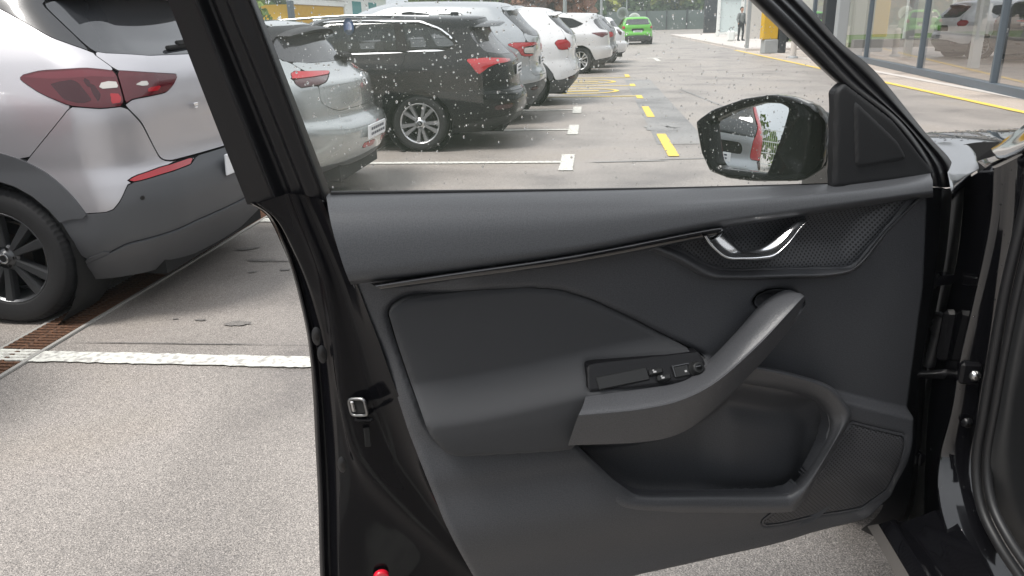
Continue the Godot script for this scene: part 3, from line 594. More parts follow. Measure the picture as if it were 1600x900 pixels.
func lathe(profile: Array, segs: int, axis := Vector3.RIGHT, bump = null) -> Sheet:   # profile of [radius, along axis]
	var s := Sheet.new()
	s.rows = profile.size()
	s.cols = segs + 1
	var u := Vector3.UP if absf(axis.y) < 0.9 else Vector3.RIGHT
	var v := axis.cross(u)
	for i in s.rows:
		for j in s.cols:
			var a := TAU * j / segs
			var r: float = profile[i][0]
			if bump != null:
				r += bump.call(i, j)
			s.p.append(axis * profile[i][1] + (u * cos(a) + v * sin(a)) * r)
	s.normals()
	for i in s.rows:
		var k := i * s.cols
		var n := (s.n[k] + s.n[k + s.cols - 1]).normalized()
		s.n[k] = n
		s.n[k + s.cols - 1] = n
	# outward check
	var sum := 0.0
	var mid := Vector3.ZERO
	for q in s.p:
		mid += q
	mid /= s.p.size()
	for k in s.p.size():
		sum += s.n[k].dot(s.p[k] - mid)
	if sum < 0:
		for k in s.n.size():
			s.n[k] = -s.n[k]
	return s


func tube(path: PackedVector3Array, radius: float, segs := 10, n := 60) -> ArrayMesh:
	var c := spaced(path, n)
	var s := Sheet.new()
	s.rows = n
	s.cols = segs + 1
	var ref := Vector3(0.3, 0.2, 1).normalized()
	for i in n:
		var t := (c[mini(i + 1, n - 1)] - c[maxi(i - 1, 0)]).normalized()
		var u := t.cross(ref).normalized()
		var v := t.cross(u)
		for j in segs + 1:
			var a := TAU * j / segs
			s.p.append(c[i] + (u * cos(a) + v * sin(a)) * radius)
			s.n.append(u * cos(a) + v * sin(a))
	return sheet_mesh(s)


func ground_quad(a: Vector3, b: Vector3, c: Vector3, d: Vector3) -> ArrayMesh:
	return arrays_mesh(PackedVector3Array([a, b, c, d]), PackedVector3Array([Vector3.UP, Vector3.UP, Vector3.UP, Vector3.UP]), PackedVector2Array(), PackedInt32Array([0, 1, 2, 0, 2, 3]))


func strip(x0: float, x1: float, z0: float, z1: float, y: float) -> ArrayMesh:
	return ground_quad(Vector3(x0, y, z0), Vector3(x1, y, z0), Vector3(x1, y, z1), Vector3(x0, y, z1))


# ================================================================ materials
func noise(freq: float, oct := 4, seed_ := 1, kind := FastNoiseLite.TYPE_SIMPLEX_SMOOTH) -> FastNoiseLite:
	var n := FastNoiseLite.new()
	n.seed = seed_
	n.frequency = freq
	n.noise_type = kind
	n.fractal_octaves = oct
	return n


func noise_tex(n: FastNoiseLite, size: int, normal := 0.0, ramp: Gradient = null) -> NoiseTexture2D:
	var t := NoiseTexture2D.new()
	t.width = size
	t.height = size
	t.seamless = true
	t.noise = n
	t.as_normal_map = normal > 0.0
	t.bump_strength = normal
	if ramp:
		t.color_ramp = ramp
	return t


func ramp(stops: Array) -> Gradient:
	var g := Gradient.new()
	var o := PackedFloat32Array()
	var c := PackedColorArray()
	for s in stops:
		o.append(s[0])
		c.append(s[1])
	g.offsets = o
	g.colors = c
	return g


func lin(r: float, g: float, b: float) -> Color:
	return Color(r, g, b).linear_to_srgb()


func mat(c: Color, rough: float, metal := 0.0, coat := 0.0) -> StandardMaterial3D:
	var m := StandardMaterial3D.new()
	m.albedo_color = c
	m.roughness = rough
	m.metallic = metal
	if coat > 0.0:
		m.clearcoat_enabled = true
		m.clearcoat = coat
		m.clearcoat_roughness = 0.04
	return m


func grained(c: Color, rough: float, tex: Texture2D, scale: float, strength := 1.0) -> StandardMaterial3D:
	var m := mat(c, rough)
	m.normal_enabled = true
	m.normal_texture = tex
	m.normal_scale = strength
	m.uv1_triplanar = true
	m.uv1_world_triplanar = true
	m.uv1_scale = Vector3.ONE * scale
	return m


func speckle(size: int, base: Array, spread: float, bright: float, dark: float) -> ImageTexture:
	var bytes := PackedByteArray()
	bytes.resize(size * size * 3)
	var r := RandomNumberGenerator.new()
	r.seed = 77
	for i in size * size:
		var k := 1.0 + (r.randf() + r.randf() + r.randf() - 1.5) * spread
		var q := r.randf()
		if q < 0.07:
			k *= bright
		elif q > 0.92:
			k *= dark
		for c in 3:
			bytes[i * 3 + c] = clampi(int(255.0 * base[c] * k), 0, 255)
	return ImageTexture.create_from_image(Image.create_from_data(size, size, false, Image.FORMAT_RGB8, bytes))


func ground_mat(base: Array, seed_: int) -> StandardMaterial3D:
	var m := mat(Color.WHITE, 0.48)
	m.metallic_specular = 0.6
	m.albedo_texture = speckle(512, base, 0.38, 1.22, 0.72)
	m.uv1_triplanar = true
	m.uv1_world_triplanar = true
	m.uv1_scale = Vector3.ONE * 0.95
	m.normal_enabled = true
	m.normal_texture = noise_tex(noise(0.30, 2, seed_), 512, 2.0)
	m.normal_scale = 0.7
	m.detail_enabled = true
	m.detail_blend_mode = BaseMaterial3D.BLEND_MODE_MUL
	m.detail_uv_layer = BaseMaterial3D.DETAIL_UV_2
	m.detail_albedo = noise_tex(noise(0.009, 5, seed_ + 3), 512, 0.0, ramp([[0.0, Color(0.72, 0.72, 0.73)], [0.3, Color(0.9, 0.9, 0.9)], [0.6, Color(1, 1, 1)], [1.0, Color(1, 0.99, 0.97)]]))
	m.uv2_triplanar = true
	m.uv2_world_triplanar = true
	m.uv2_scale = Vector3.ONE * 0.11
	return m


func make_materials() -> void:
	var fine := noise_tex(noise(0.11, 2, 5), 512, 5.0)
	var leather := noise_tex(noise(0.07, 3, 9, FastNoiseLite.TYPE_CELLULAR), 512, 4.0)
	M.black_paint = mat(lin(0.004, 0.004, 0.005), 0.12, 0.0, 0.1)
	M.black_paint.metallic_specular = 0.22
	M.estate_paint = mat(lin(0.005, 0.006, 0.007), 0.16, 0.0, 0.1)
	M.estate_paint.metallic_specular = 0.36
	M.black_body = mat(lin(0.004, 0.004, 0.005), 0.06, 0.0, 0.8)
	M.silver = mat(lin(0.47, 0.46, 0.48), 0.38, 0.65, 0.8)
	M.silver_hatch = mat(lin(0.38, 0.405, 0.40), 0.27, 0.7, 1.0)
	M.silver_light = mat(lin(0.36, 0.38, 0.395), 0.3, 0.6, 1.0)
	M.pearl = mat(lin(0.62, 0.62, 0.62), 0.35, 0.4, 1.0)
	M.white_paint = mat(lin(0.72, 0.73, 0.74), 0.4, 0.0, 1.0)
	M.grey_paint = mat(lin(0.25, 0.26, 0.27), 0.34, 0.6, 1.0)
	M.green_paint = mat(lin(0.10, 0.42, 0.03), 0.35, 0.1, 1.0)
	M.dark_grey_paint = mat(lin(0.06, 0.06, 0.065), 0.3, 0.5, 1.0)
	M.cladding = grained(lin(0.070, 0.073, 0.079), 0.5, fine, 9.0, 0.25)
	M.dark_plastic = grained(lin(0.014, 0.0145, 0.0155), 0.5, fine, 9.0, 0.3)
	M.gap = mat(lin(0.004, 0.004, 0.004), 0.9)
	M.dark_glass = mat(lin(0.010, 0.011, 0.012), 0.03)
	M.grey_glass = mat(lin(0.035, 0.037, 0.041), 0.03)
	M.grey_glass.metallic_specular = 0.85
	M.pillar = mat(lin(0.03, 0.031, 0.034), 0.25, 0.0, 0.4)
	M.chrome = mat(lin(0.85, 0.86, 0.87), 0.05, 1.0)
	M.handle_chrome = mat(lin(0.80, 0.81, 0.83), 0.20, 1.0, 0.5)
	M.satin_chrome = mat(lin(0.72, 0.73, 0.74), 0.22, 1.0)
	M.red_lens = mat(lin(0.085, 0.004, 0.009), 0.08, 0.0, 0.5)
	M.lens_band = mat(lin(0.13, 0.014, 0.022), 0.1, 0.0, 0.5)
	M.bright_red_lens = mat(lin(0.36, 0.008, 0.015), 0.08, 0.0, 0.5)
	M.dark_red_lens = mat(lin(0.035, 0.003, 0.006), 0.08, 0.0, 0.3)
	M.clear_lens = mat(lin(0.55, 0.52, 0.48), 0.1, 0.3, 1.0)
	M.plate = mat(lin(0.74, 0.76, 0.78), 0.35)
	M.ink = mat(lin(0.05, 0.06, 0.09), 0.6)
	M.tyre = grained(lin(0.011, 0.011, 0.012), 0.68, fine, 14.0, 0.35)
	M.rim_dark = mat(lin(0.07, 0.072, 0.076), 0.35, 0.6, 0.3)
	M.rim_silver = mat(lin(0.62, 0.63, 0.64), 0.28, 0.85, 0.5)
	M.disc = mat(lin(0.16, 0.14, 0.12), 0.4, 0.8)
	M.well = mat(lin(0.006, 0.006, 0.006), 0.95)
	M.seat = mat(lin(0.03, 0.03, 0.032), 0.9)
	var tint := mat(Color(0.03, 0.09, 0.08, 0.55), 0.02)
	tint.transparency = BaseMaterial3D.TRANSPARENCY_ALPHA
	M.tinted_glass = tint
	# the black car's open door
	M.trim_soft = grained(lin(0.064, 0.067, 0.073), 0.45, leather, 9.0, 0.12)
	M.trim_hard = grained(lin(0.056, 0.058, 0.064), 0.45, leather, 9.0, 0.28)
	M.trim_band = grained(lin(0.068, 0.070, 0.076), 0.42, leather, 9.0, 0.32)
	var mottle := noise_tex(noise(0.10, 2, 19), 512, 0.0, ramp([[0.0, Color(0.72, 0.72, 0.72)], [0.45, Color(0.88, 0.88, 0.88)], [0.62, Color(0.97, 0.97, 0.97)], [1.0, Color(1, 1, 1)]]))
	for k in ["trim_soft", "trim_hard", "trim_band"]:
		var tm: StandardMaterial3D = M[k]
		tm.albedo_texture = mottle
		tm.uv1_scale = Vector3.ONE * 6.5
	var cloth := grained(lin(0.034, 0.035, 0.038), 0.85, noise_tex(noise(0.35, 1, 4), 512, 4.0), 16.0, 0.35)
	cloth.rim_enabled = true
	cloth.rim = 0.3
	M.trim_cloth = cloth
	M.piano = mat(lin(0.006, 0.006, 0.007), 0.06, 0.0, 1.0)
	M.switch = mat(lin(0.016, 0.0165, 0.017), 0.42)
	M.switch.metallic_specular = 0.35
	M.switch_base = mat(lin(0.008, 0.008, 0.009), 0.3)
	M.switch_base.metallic_specular = 0.3
	M.print_white = mat(lin(0.35, 0.35, 0.35), 0.5)
	M.latch = mat(lin(0.22, 0.22, 0.22), 0.3, 1.0)
	M.rubber = mat(lin(0.008, 0.008, 0.009), 0.5)
	M.seal_dark = mat(lin(0.008, 0.008, 0.009), 0.45)
	M.frame_matte = mat(lin(0.005, 0.005, 0.006), 0.32)
	M.frame_matte.metallic_specular = 0.35
	M.dots = dotted(0.0066, lin(0.070, 0.072, 0.077), lin(0.004, 0.004, 0.005))
	M.mesh_dots = dotted(0.0068, lin(0.050, 0.051, 0.055), lin(0.002, 0.002, 0.002))
	M.mirror = mat(lin(0.86, 0.88, 0.88), 0.0, 1.0)
	M.reflector = mat(lin(0.62, 0.01, 0.03), 0.25, 0.0, 1.0)
	M.sill_strip = mat(lin(0.12, 0.112, 0.105), 0.4, 0.4)
	M.steel = mat(lin(0.42, 0.42, 0.42), 0.25, 1.0)
	M.amber = mat(lin(0.42, 0.26, 0.07), 0.12, 0.0, 1.0)
	var g := mat(Color(0.85, 0.91, 0.82, 0.048), 0.02)
	g.transparency = BaseMaterial3D.TRANSPARENCY_ALPHA
	M.window = g
	var d := mat(Color(1, 1, 1, 0.0), 0.0)
	d.refraction_enabled = true
	d.refraction_scale = 0.033
	M.water = d
	# the place
	M.asphalt = ground_mat([0.575, 0.550, 0.528], 21)
	M.apron = ground_mat([0.70, 0.655, 0.615], 31)
	M.patch = ground_mat([0.535, 0.53, 0.525], 41)
	M.stain = ground_mat([0.48, 0.465, 0.45], 51)
	var paint := mat(Color.WHITE, 0.7)
	paint.albedo_texture = noise_tex(noise(0.05, 5, 8), 512, 0.0, ramp([[0.0, Color(0.55, 0.54, 0.52)], [0.33, Color(0.70, 0.69, 0.67)], [0.5, Color(0.80, 0.80, 0.77)], [1.0, Color(0.86, 0.86, 0.83)]]))
	paint.uv1_triplanar = true
	paint.uv1_world_triplanar = true
	paint.uv1_scale = Vector3.ONE * 0.9
	M.white_line = paint
	var yp := paint.duplicate()
	yp.albedo_texture = noise_tex(noise(0.05, 5, 12), 512, 0.0, ramp([[0.0, Color(0.62, 0.58, 0.42)], [0.3, Color(0.84, 0.73, 0.34)], [1.0, Color(0.91, 0.80, 0.38)]]))
	M.yellow_line = yp
	var rust := mat(Color.WHITE, 0.8, 0.1)
	rust.albedo_texture = noise_tex(noise(0.06, 4, 15), 256, 0.0, ramp([[0.0, Color(0.20, 0.14, 0.10)], [0.5, Color(0.36, 0.25, 0.18)], [1.0, Color(0.50, 0.34, 0.23)]]))
	rust.uv1_triplanar = true
	rust.uv1_world_triplanar = true
	rust.uv1_scale = Vector3.ONE * 3.0
	M.rust = rust
	M.concrete = grained(lin(0.32, 0.31, 0.29), 0.85, fine, 3.0, 0.4)
	M.pale_concrete = grained(lin(0.52, 0.49, 0.46), 0.85, fine, 3.0, 0.4)
	M.frame_blue = mat(lin(0.10, 0.125, 0.15), 0.4, 0.3)
	M.column_dark = mat(lin(0.03, 0.035, 0.04), 0.5)
	M.column_grey = mat(lin(0.30, 0.32, 0.33), 0.5)
	var fg := mat(Color(0.78, 0.74, 0.70, 0.42), 0.015, 1.0)
	fg.transparency = BaseMaterial3D.TRANSPARENCY_ALPHA
	fg.albedo_texture = speckle(8, [1.0, 1.0, 1.0], 0.0, 1.0, 1.0)
	M.facade_glass = fg
	M.white_metal = mat(lin(0.72, 0.74, 0.72), 0.5)
	M.yellow_sheet = mat(lin(0.62, 0.38, 0.02), 0.5)
	M.grass = mat(lin(0.07, 0.12, 0.03), 0.9)
	M.bark = grained(lin(0.10, 0.08, 0.06), 0.9, fine, 6.0, 1.0)
	M.fence_green = mat(lin(0.10, 0.13, 0.12), 0.7)
	M.skin = mat(lin(0.45, 0.26, 0.19), 0.6)
	M.shirt = mat(lin(0.16, 0.17, 0.17), 0.9)
	M.trousers = mat(lin(0.03, 0.035, 0.04), 0.9)
	M.hair = mat(lin(0.05, 0.035, 0.025), 0.8)
	for k in ["leaf_green", "leaf_dark", "leaf_rust", "leaf_yellow"]:
		var c: Color = {"leaf_green": lin(0.12, 0.18, 0.035), "leaf_dark": lin(0.06, 0.11, 0.03), "leaf_rust": lin(0.24, 0.11, 0.065), "leaf_yellow": lin(0.22, 0.24, 0.045)}[k]
		var lm := mat(c, 0.8)
		lm.backlight_enabled = true
		lm.backlight = Color(0.35, 0.4, 0.15)
		lm.cull_mode = BaseMaterial3D.CULL_DISABLED
		M[k] = lm


func dotted(pitch: float, face: Color, hole: Color) -> StandardMaterial3D:
	var n := 64
	var im := Image.create_empty(n, n, false, Image.FORMAT_RGB8)
	var hm := Image.create_empty(n, n, false, Image.FORMAT_RGB8)
	for y in n:
		for x in n:
			var best := 1e9
			for c in [Vector2(0, 0), Vector2(n, 0), Vector2(0, n), Vector2(n, n), Vector2(n, n) * 0.5]:
				best = minf(best, Vector2(x + 0.5, y + 0.5).distance_to(c))
			var t := sst(n * 0.17, n * 0.25, best)
			im.set_pixel(x, y, hole.lerp(face, t))
			hm.set_pixel(x, y, Color(t, t, t))
	hm.bump_map_to_normal_map(6.0)
	var m := mat(Color.WHITE, 0.5)
	m.albedo_texture = ImageTexture.create_from_image(im)
	m.normal_enabled = true
	m.normal_texture = ImageTexture.create_from_image(hm)
	m.uv1_scale = Vector3.ONE / pitch / 1.4
	return m


# ================================================================ cars
func shell_row(rows: Array, t: float) -> PackedFloat32Array:
	var n := rows.size()
	var i := clampi(int(t), 0, n - 2)
	var f := t - i
	var out := PackedFloat32Array()
	for c in 6:
		var p0: float = rows[maxi(i - 1, 0)][c]
		var p1: float = rows[i][c]
		var p2: float = rows[i + 1][c]
		var p3: float = rows[mini(i + 2, n - 1)][c]
		var m1 := (p2 - p0) * 0.4
		var m2 := (p3 - p1) * 0.4
		out.append(p1 * (2 * f * f * f - 3 * f * f + 1) + m1 * (f * f * f - 2 * f * f + f) + p2 * (-2 * f * f * f + 3 * f * f) + m2 * (f * f * f - f * f))
	return out


func shell_point(c: Dictionary, r: PackedFloat32Array, a: float) -> Vector3:
	var w := r[1]
	var rr := minf(r[4], w)
	var rf := minf(r[5], w)
	var s := 1.0 if a >= 0 else -1.0
	a = absf(a)
	var x := 0.0
	var z := 0.0
	if a < 0.22:
		x = (w - rr) * a / 0.22
		z = r[2]
	elif a < 0.34:
		var th := (a - 0.22) / 0.12 * PI / 2
		x = w - rr + rr * sin(th)
		z = r[2] - rr + rr * cos(th)
	elif a < 0.80:
		x = w
		z = lerpf(r[2] - rr, r[3] + rf, (a - 0.34) / 0.46)
	elif a < 0.90:
		var th := (a - 0.80) / 0.10 * PI / 2
		x = w - rf + rf * cos(th)
		z = r[3] + rf - rf * sin(th)
	else:
		x = (w - rf) * (1.0 - (a - 0.9) / 0.1)
		z = r[3]
	var k := clampf(-z / c.L, 0, 1)
	var xr := x / maxf(w, 0.05)
	z -= c.bow * xr * xr * sst(-0.9, 0.0, z - r[2])
	z += 0.12 * xr * xr * sst(0.9, 0.0, z - r[3])
	x *= 1.0 - c.tr * sst(0.28, 0.0, k) - c.tf * sst(0.72, 1.0, k)
	var y: float = r[0] + sst(c.ybelt, c.yroof, r[0]) * c.arc * (1.0 - pow((k - c.kc) / 0.5, 2))
	return Vector3(s * x, y, z)


func shell_sheet(c: Dictionary, nt: int, na: int) -> Sheet:
	var s := Sheet.new()
	s.rows = nt
	s.cols = na
	var n: int = c.levels.size()
	for i in nt:
		var r := shell_row(c.levels, (n - 1.0) * i / (nt - 1.0))
		for j in na:
			# finer steps at the rear and its corners, coarser along the sides and the hidden front
			var u := -1.0 + 2.0 * j / (na - 1.0)
			var a := signf(u) * (absf(u) * 0.55 + 0.45 * u * u)
			s.p.append(shell_point(c, r, a))
	s.normals()
	var k := (nt / 3) * na + na / 2
	if s.n[k].z < 0:
		for q in s.n.size():
			s.n[q] = -s.n[q]
	return s


# regions: [name, material, projection, offset, outline, side]; projection q = across the rear and round the corner, x = the rear seen square on, z = the sides, f = the front
func car(spec: Dictionary, paint: Material, label: String, at: Vector3, turn: float, group: String, called := "parked_car") -> Node3D:
	var root := thing(called, label, "car", at, turn, group)
	var c: Dictionary = SHELLS[spec.shell].duplicate()
	var s := shell_sheet(c, spec.get("nt", 50), spec.get("na", 90))
	var sc: Vector3 = spec.get("scale", Vector3.ONE)
	var np := s.p.size()
	var body := PackedFloat32Array()
	body.resize(np)
	body.fill(1.0)
	var fields := {}
	var over := {}
	var length: float = c.L
	var order: Array = spec.regions
	var idx := 0
	var gap: float = spec.get("gap", 0.002)
	for r in order:
		var area := Area.new(rounded(flat(r[4]), r[6] if r.size() > 6 else 0.03))
		var f := PackedFloat32Array()
		f.resize(np)
		var proj: String = r[2]
		for k in np:
			var p := s.p[k]
			var q := Vector2()
			var ok := true
			match proj:
				"q":
					q = Vector2(absf(p.x) - p.z, p.y)
					ok = p.z > -length * 0.6
				"x":
					q = Vector2(absf(p.x), p.y)
					ok = p.z > -length * 0.45
				"z":
					q = Vector2(-p.z, p.y)
					ok = absf(s.n[k].x) > 0.5
				"f":
					q = Vector2(absf(p.x), p.y)
					ok = p.z < -length * 0.3 and s.n[k].z < -0.25
			var d := area.sd(q) if ok else 0.05
			f[k] = d
		# earlier regions lie on top of later ones; overlays are laid on the region below them
		if r.size() > 7:
			over[idx] = f
			idx += 1
			continue
		for e in fields:
			var g: PackedFloat32Array = fields[e]
			for k in np:
				f[k] = maxf(f[k], 0.002 - g[k])
		fields[idx] = f
		for k in np:
			body[k] = minf(body[k], f[k] - gap)
		idx += 1
	# wheel openings
	var wheels: Array = spec.wheels   # [z, radius, opening, half track]
	var arch := PackedFloat32Array()
	arch.resize(np)
	for k in np:
		var d := 1e3
		if absf(s.p[k].x) > 0.45:
			for w in wheels:
				d = minf(d, Vector2(s.p[k].z - w[0], s.p[k].y - w[1]).length() - w[2])
		arch[k] = d
	var ring: float = spec.get("ring", 0.0)
	for k in np:
		body[k] = minf(body[k], arch[k] - ring)
	put("body", clip(s, body, 0.0, 0.012), paint, root)
	if ring > 0.0:
		var rf := PackedFloat32Array()
		rf.resize(np)
		for k in np:
			rf[k] = minf(arch[k], ring + 0.004 - arch[k])
			for e in fields:
				if order[e][0] == "rear_bumper":
					rf[k] = minf(rf[k], fields[e][k] + 0.02)
		for side in [-1, 1]:
			for end in 2:
				var part := PackedFloat32Array()
				part.resize(np)
				for k in np:
					part[k] = minf(rf[k], minf(s.p[k].x * side, (s.p[k].z + length * 0.5) * (1 if end == 0 else -1)))
				put("wheel_arch_trim", clip(s, part, 0.010, 0.03), M.cladding, root)
	# what lies behind the gaps
	var liner := PackedFloat32Array()
	liner.resize(np)
	for k in np:
		var v := arch[k] - 0.01
		for e in fields:
			if order[e][1] == "tinted_glass":
				v = minf(v, fields[e][k] - 0.002)
		liner[k] = v
	put("inner_shell", clip(s, liner, -0.016), M.gap, root)
	for e in order.size():
		var r: Array = order[e]
		var f: PackedFloat32Array = over[e] if over.has(e) else fields[e]
		var both: bool = r[5] == "pair"
		for side in ([-1, 1] if both else [0]):
			var g := PackedFloat32Array()
			g.resize(np)
			for k in np:
				g[k] = minf(-f[k] - 0.0015, arch[k] - 0.0)
				if side != 0:
					g[k] = minf(g[k], s.p[k].x * side - 0.01)
			var m := clip(s, g, r[3], 0.012)
			if m:
				put(r[0], m, paint if r[1] == "PAINT" else M[r[1]], root)
	# underbody and wheel wells
	var w0: float = c.levels[2][1]
	put("underbody", boxes([[Vector3(0, 0.27, -length * 0.5), Vector3(w0 * 1.3, 0.16, length * 0.9)], [Vector3(0, 0.5, -length * 0.5), Vector3(w0 * 1.1, 0.5, length * 0.86)]]), M.well, root)
	for w in wheels:
		for side in [-1, 1]:
			var deep: float = w0 - w[3] + 0.27
			var well := lathe([[w[2] + 0.004, 0.0], [w[2] + 0.004, deep], [0.02, deep]], 28)
			put("wheel_well", sheet_mesh(well), M.well, root, Vector3(side * (w0 - 0.012), w[1], w[0])).rotation.y = 0.0 if side < 0 else PI
			var wh := wheel(w[1], spec.get("rim", 0.22), 0.225, spec.get("spokes", 5), M[spec.get("rim_mat", "rim_silver")], spec.get("detail", 1))
			wh.position = Vector3(side * w[3], w[1], w[0])
			wh.rotation.y = 0.0 if side < 0 else PI
			wh.rotation.x = w[0] * 1.7
			counts[root] = counts.get(root, {})
			var d: Dictionary = counts[root]
			d["wheel"] = d.get("wheel", 0) + 1
			wh.name = "wheel" if d["wheel"] == 1 else "wheel_%03d" % (d["wheel"] - 1)
			root.add_child(wh, true)
	if spec.has("plate"):
		var pl: Array = spec.plate   # y, z, tilt
		var o := put("number_plate", box(Vector3(0.52, 0.115, 0.012), 0.004), M.plate, root, Vector3(pl[3] if pl.size() > 3 else 0.0, pl[0], pl[1]))
		o.rotation.x = pl[2]
		var marks := []
		for row in 2:
			var x := -0.19
			while x < 0.18:
				var wd := 0.03 + 0.03 * absf(sin(x * 71.0 + row))
				marks.append([Vector3(x + wd * 0.5, 0.022 - row * 0.042, 0.0072), Vector3(wd, 0.022, 0.001)])
				x += wd + 0.014
		put("print", boxes(marks), M.ink, o)
	if spec.has("spoiler"):
		var sp: Array = spec.spoiler   # y, z, half width, depth, thickness, material
		put("spoiler", sheet_mesh(spoiler(sp[0], sp[1], sp[2], sp[3], sp[4])), paint if sp[5] == "" else M[sp[5]], root)
	root.scale = sc
	return root


func spoiler(y: float, z: float, half: float, depth: float, thick: float) -> Sheet:
	var s := Sheet.new()
	s.rows = 9
	s.cols = 25
	for i in 9:
		var a := TAU * i / 8.0
		for j in 25:
			var u := -1.0 + j / 12.0
			var k := 1.0 - 0.25 * u * u
			s.p.append(Vector3(u * half, y - 0.05 * u * u + sin(a) * thick * 0.5 * (1.0 - pow(absf(u), 8) * 0.9), z + cos(a) * depth * 0.5 * k - 0.09 * u * u))
	s.normals()
	if s.n[2 * 25 + 12].y < 0:
		for k in s.n.size():
			s.n[k] = -s.n[k]
	return s


# a wheel about the x axis, its outer face towards -x
func wheel(r: float, rim: float, width: float, spokes: int, rim_mat: Material, detail: int) -> Node3D:
	var key := "w%f_%f_%d_%s_%d" % [r, rim, spokes, rim_mat.get_instance_id(), detail]
	if wheel_kinds.has(key):
		return wheel_kinds[key].duplicate()
	var o := Node3D.new()
	var h := width
	var prof := [[rim - 0.012, 0.03], [rim, 0.002], [rim + 0.012, -0.004], [rim + (r - rim) * 0.45, -0.012], [rim + (r - rim) * 0.75, -0.006], [r - 0.022, 0.006], [r - 0.010, 0.016], [r - 0.004, 0.026], [r - 0.001, 0.034]]
	for g in [0.26, 0.44, 0.6, 0.78]:
		prof.append_array([[r, h * g - 0.006], [r - 0.001, h * g - 0.004], [r - 0.008, h * g - 0.003], [r - 0.008, h * g + 0.003], [r - 0.001, h * g + 0.004], [r, h * g + 0.006]])
	prof.append_array([[r - 0.004, h - 0.026], [r - 0.02, h - 0.006], [rim, h]])
	var segs := 40 if detail < 2 else 216
	var bump := func(i: int, j: int) -> float:
		return -0.0045 if detail > 1 and i >= 5 and i <= 8 and j % 3 == 0 else 0.0
	put("tyre", sheet_mesh(lathe(prof, segs, Vector3.RIGHT, bump)), M.tyre, o)
	var st := SurfaceTool.new()
	st.begin(Mesh.PRIMITIVE_TRIANGLES)
	var barrel := lathe([[rim - 0.012, 0.012], [rim - 0.004, 0.003], [rim - 0.001, -0.001], [rim + 0.003, 0.0], [rim + 0.003, 0.008], [rim - 0.002, 0.012]], 48)
	st.append_from(sheet_mesh(barrel), 0, Transform3D())
	st.append_from(sheet_mesh(lathe([[rim - 0.008, 0.01], [rim - 0.02, 0.06], [rim - 0.035, 0.16]], 48)), 0, Transform3D())
	var hub := lathe([[0.0, -0.012], [0.028, -0.012], [0.032, -0.008], [0.034, 0.004], [0.062, 0.012], [0.07, 0.03], [0.06, 0.05]], 30)
	st.append_from(sheet_mesh(hub), 0, Transform3D(Basis(), Vector3(0.012, 0, 0)))
	var bars := SurfaceTool.new()
	bars.begin(Mesh.PRIMITIVE_TRIANGLES)
	for k in spokes:
		for t in [-1, 1]:
			var a := TAU * k / spokes
			var root_a: float = a + t * 0.20
			var tip_a: float = a + t * (0.20 if spokes > 5 else 0.235)
			if spokes > 7:
				root_a = a
				tip_a = a
				if t > 0:
					continue
			var w0 := 0.016
			var w1 := 0.027
			if spokes == 6:
				w0 = 0.015
				w1 = 0.019
			var q0 := Vector3(0.014, cos(root_a) * 0.055, sin(root_a) * 0.055)
			var q1 := Vector3(0.004, cos(tip_a) * (rim - 0.004), sin(tip_a) * (rim - 0.004))
			var along := (q1 - q0).normalized()
			var across := along.cross(Vector3.RIGHT).normalized()
			var prev := []
			var pts := []
			for e in 2:
				var q: Vector3 = q0 if e == 0 else q1
				var w: float = w0 if e == 0 else w1
				pts.append([q - across * w * 0.72, q + across * w * 0.72, q + across * w + Vector3(0.012, 0, 0), q + across * w * 1.1 + Vector3(0.045, 0, 0), q - across * w * 1.1 + Vector3(0.045, 0, 0), q - across * w + Vector3(0.012, 0, 0)])
			for e in 6:
				var f := (e + 1) % 6
				var quad := [pts[0][e], pts[0][f], pts[1][f], pts[1][e]]
				var nn: Vector3 = (quad[1] - quad[0]).cross(quad[3] - quad[0]).normalized()
				var mid: Vector3 = (quad[0] + quad[2]) * 0.5 - (q0 + q1) * 0.5 - Vector3(0.022, 0, 0)
				if nn.dot(mid) < 0:
					nn = -nn
				var cw: bool = (quad[1] - quad[0]).cross(quad[2] - quad[0]).dot(nn) < 0
				for v in ([0, 1, 2, 0, 2, 3] if cw else [0, 2, 1, 0, 3, 2]):
					bars.set_normal(nn)
					bars.add_vertex(quad[v])
	bars.index()
	st.append_from(bars.commit(), 0, Transform3D())
	put("rim", st.commit(), rim_mat, o)
	put("brake_disc", sheet_mesh(lathe([[0.0, 0.075], [rim * 0.72, 0.075], [rim * 0.72, 0.1]], 30)), M.disc, o)
	put("rim_back", sheet_mesh(lathe([[0.0, 0.13], [rim - 0.02, 0.13]], 24)), M.well, o)
	if detail > 1:
		for k in 5:
			var a := TAU * (k + 0.5) / 5
			put("wheel_bolt", sheet_mesh(lathe([[0.0, -0.002], [0.009, -0.002], [0.010, 0.02]], 8)), M.well, o, Vector3(0.018, cos(a) * 0.045, sin(a) * 0.045))
		var b := put("hub_badge", sheet_mesh(lathe([[0.018, -0.002], [0.022, -0.005], [0.026, -0.002]], 24)), M.satin_chrome, o)
		put("calliper", box(Vector3(0.06, 0.05, 0.12), 0.01), M.disc, o, Vector3(0.07, rim * 0.55, -rim * 0.35))
	wheel_kinds[key] = o
	return o.duplicate()


var wheel_kinds := {}


# ================================================================ the black car whose door stands open
func body_rails(called: String, shift := Vector3.ZERO) -> Array:
	var out := []
	for r in BODY_RAILS[called]:
		var p := PackedVector3Array()
		for k in range(0, r.size(), 3):
			p.append(Vector3(r[k], r[k + 1], r[k + 2]) - shift)
		out.append(p)
	return out


func outline(called: String, radius := 0.0) -> PackedVector2Array:
	var p := flat(OUTLINES[called])
	return rounded(p, radius) if radius > 0.0 else p


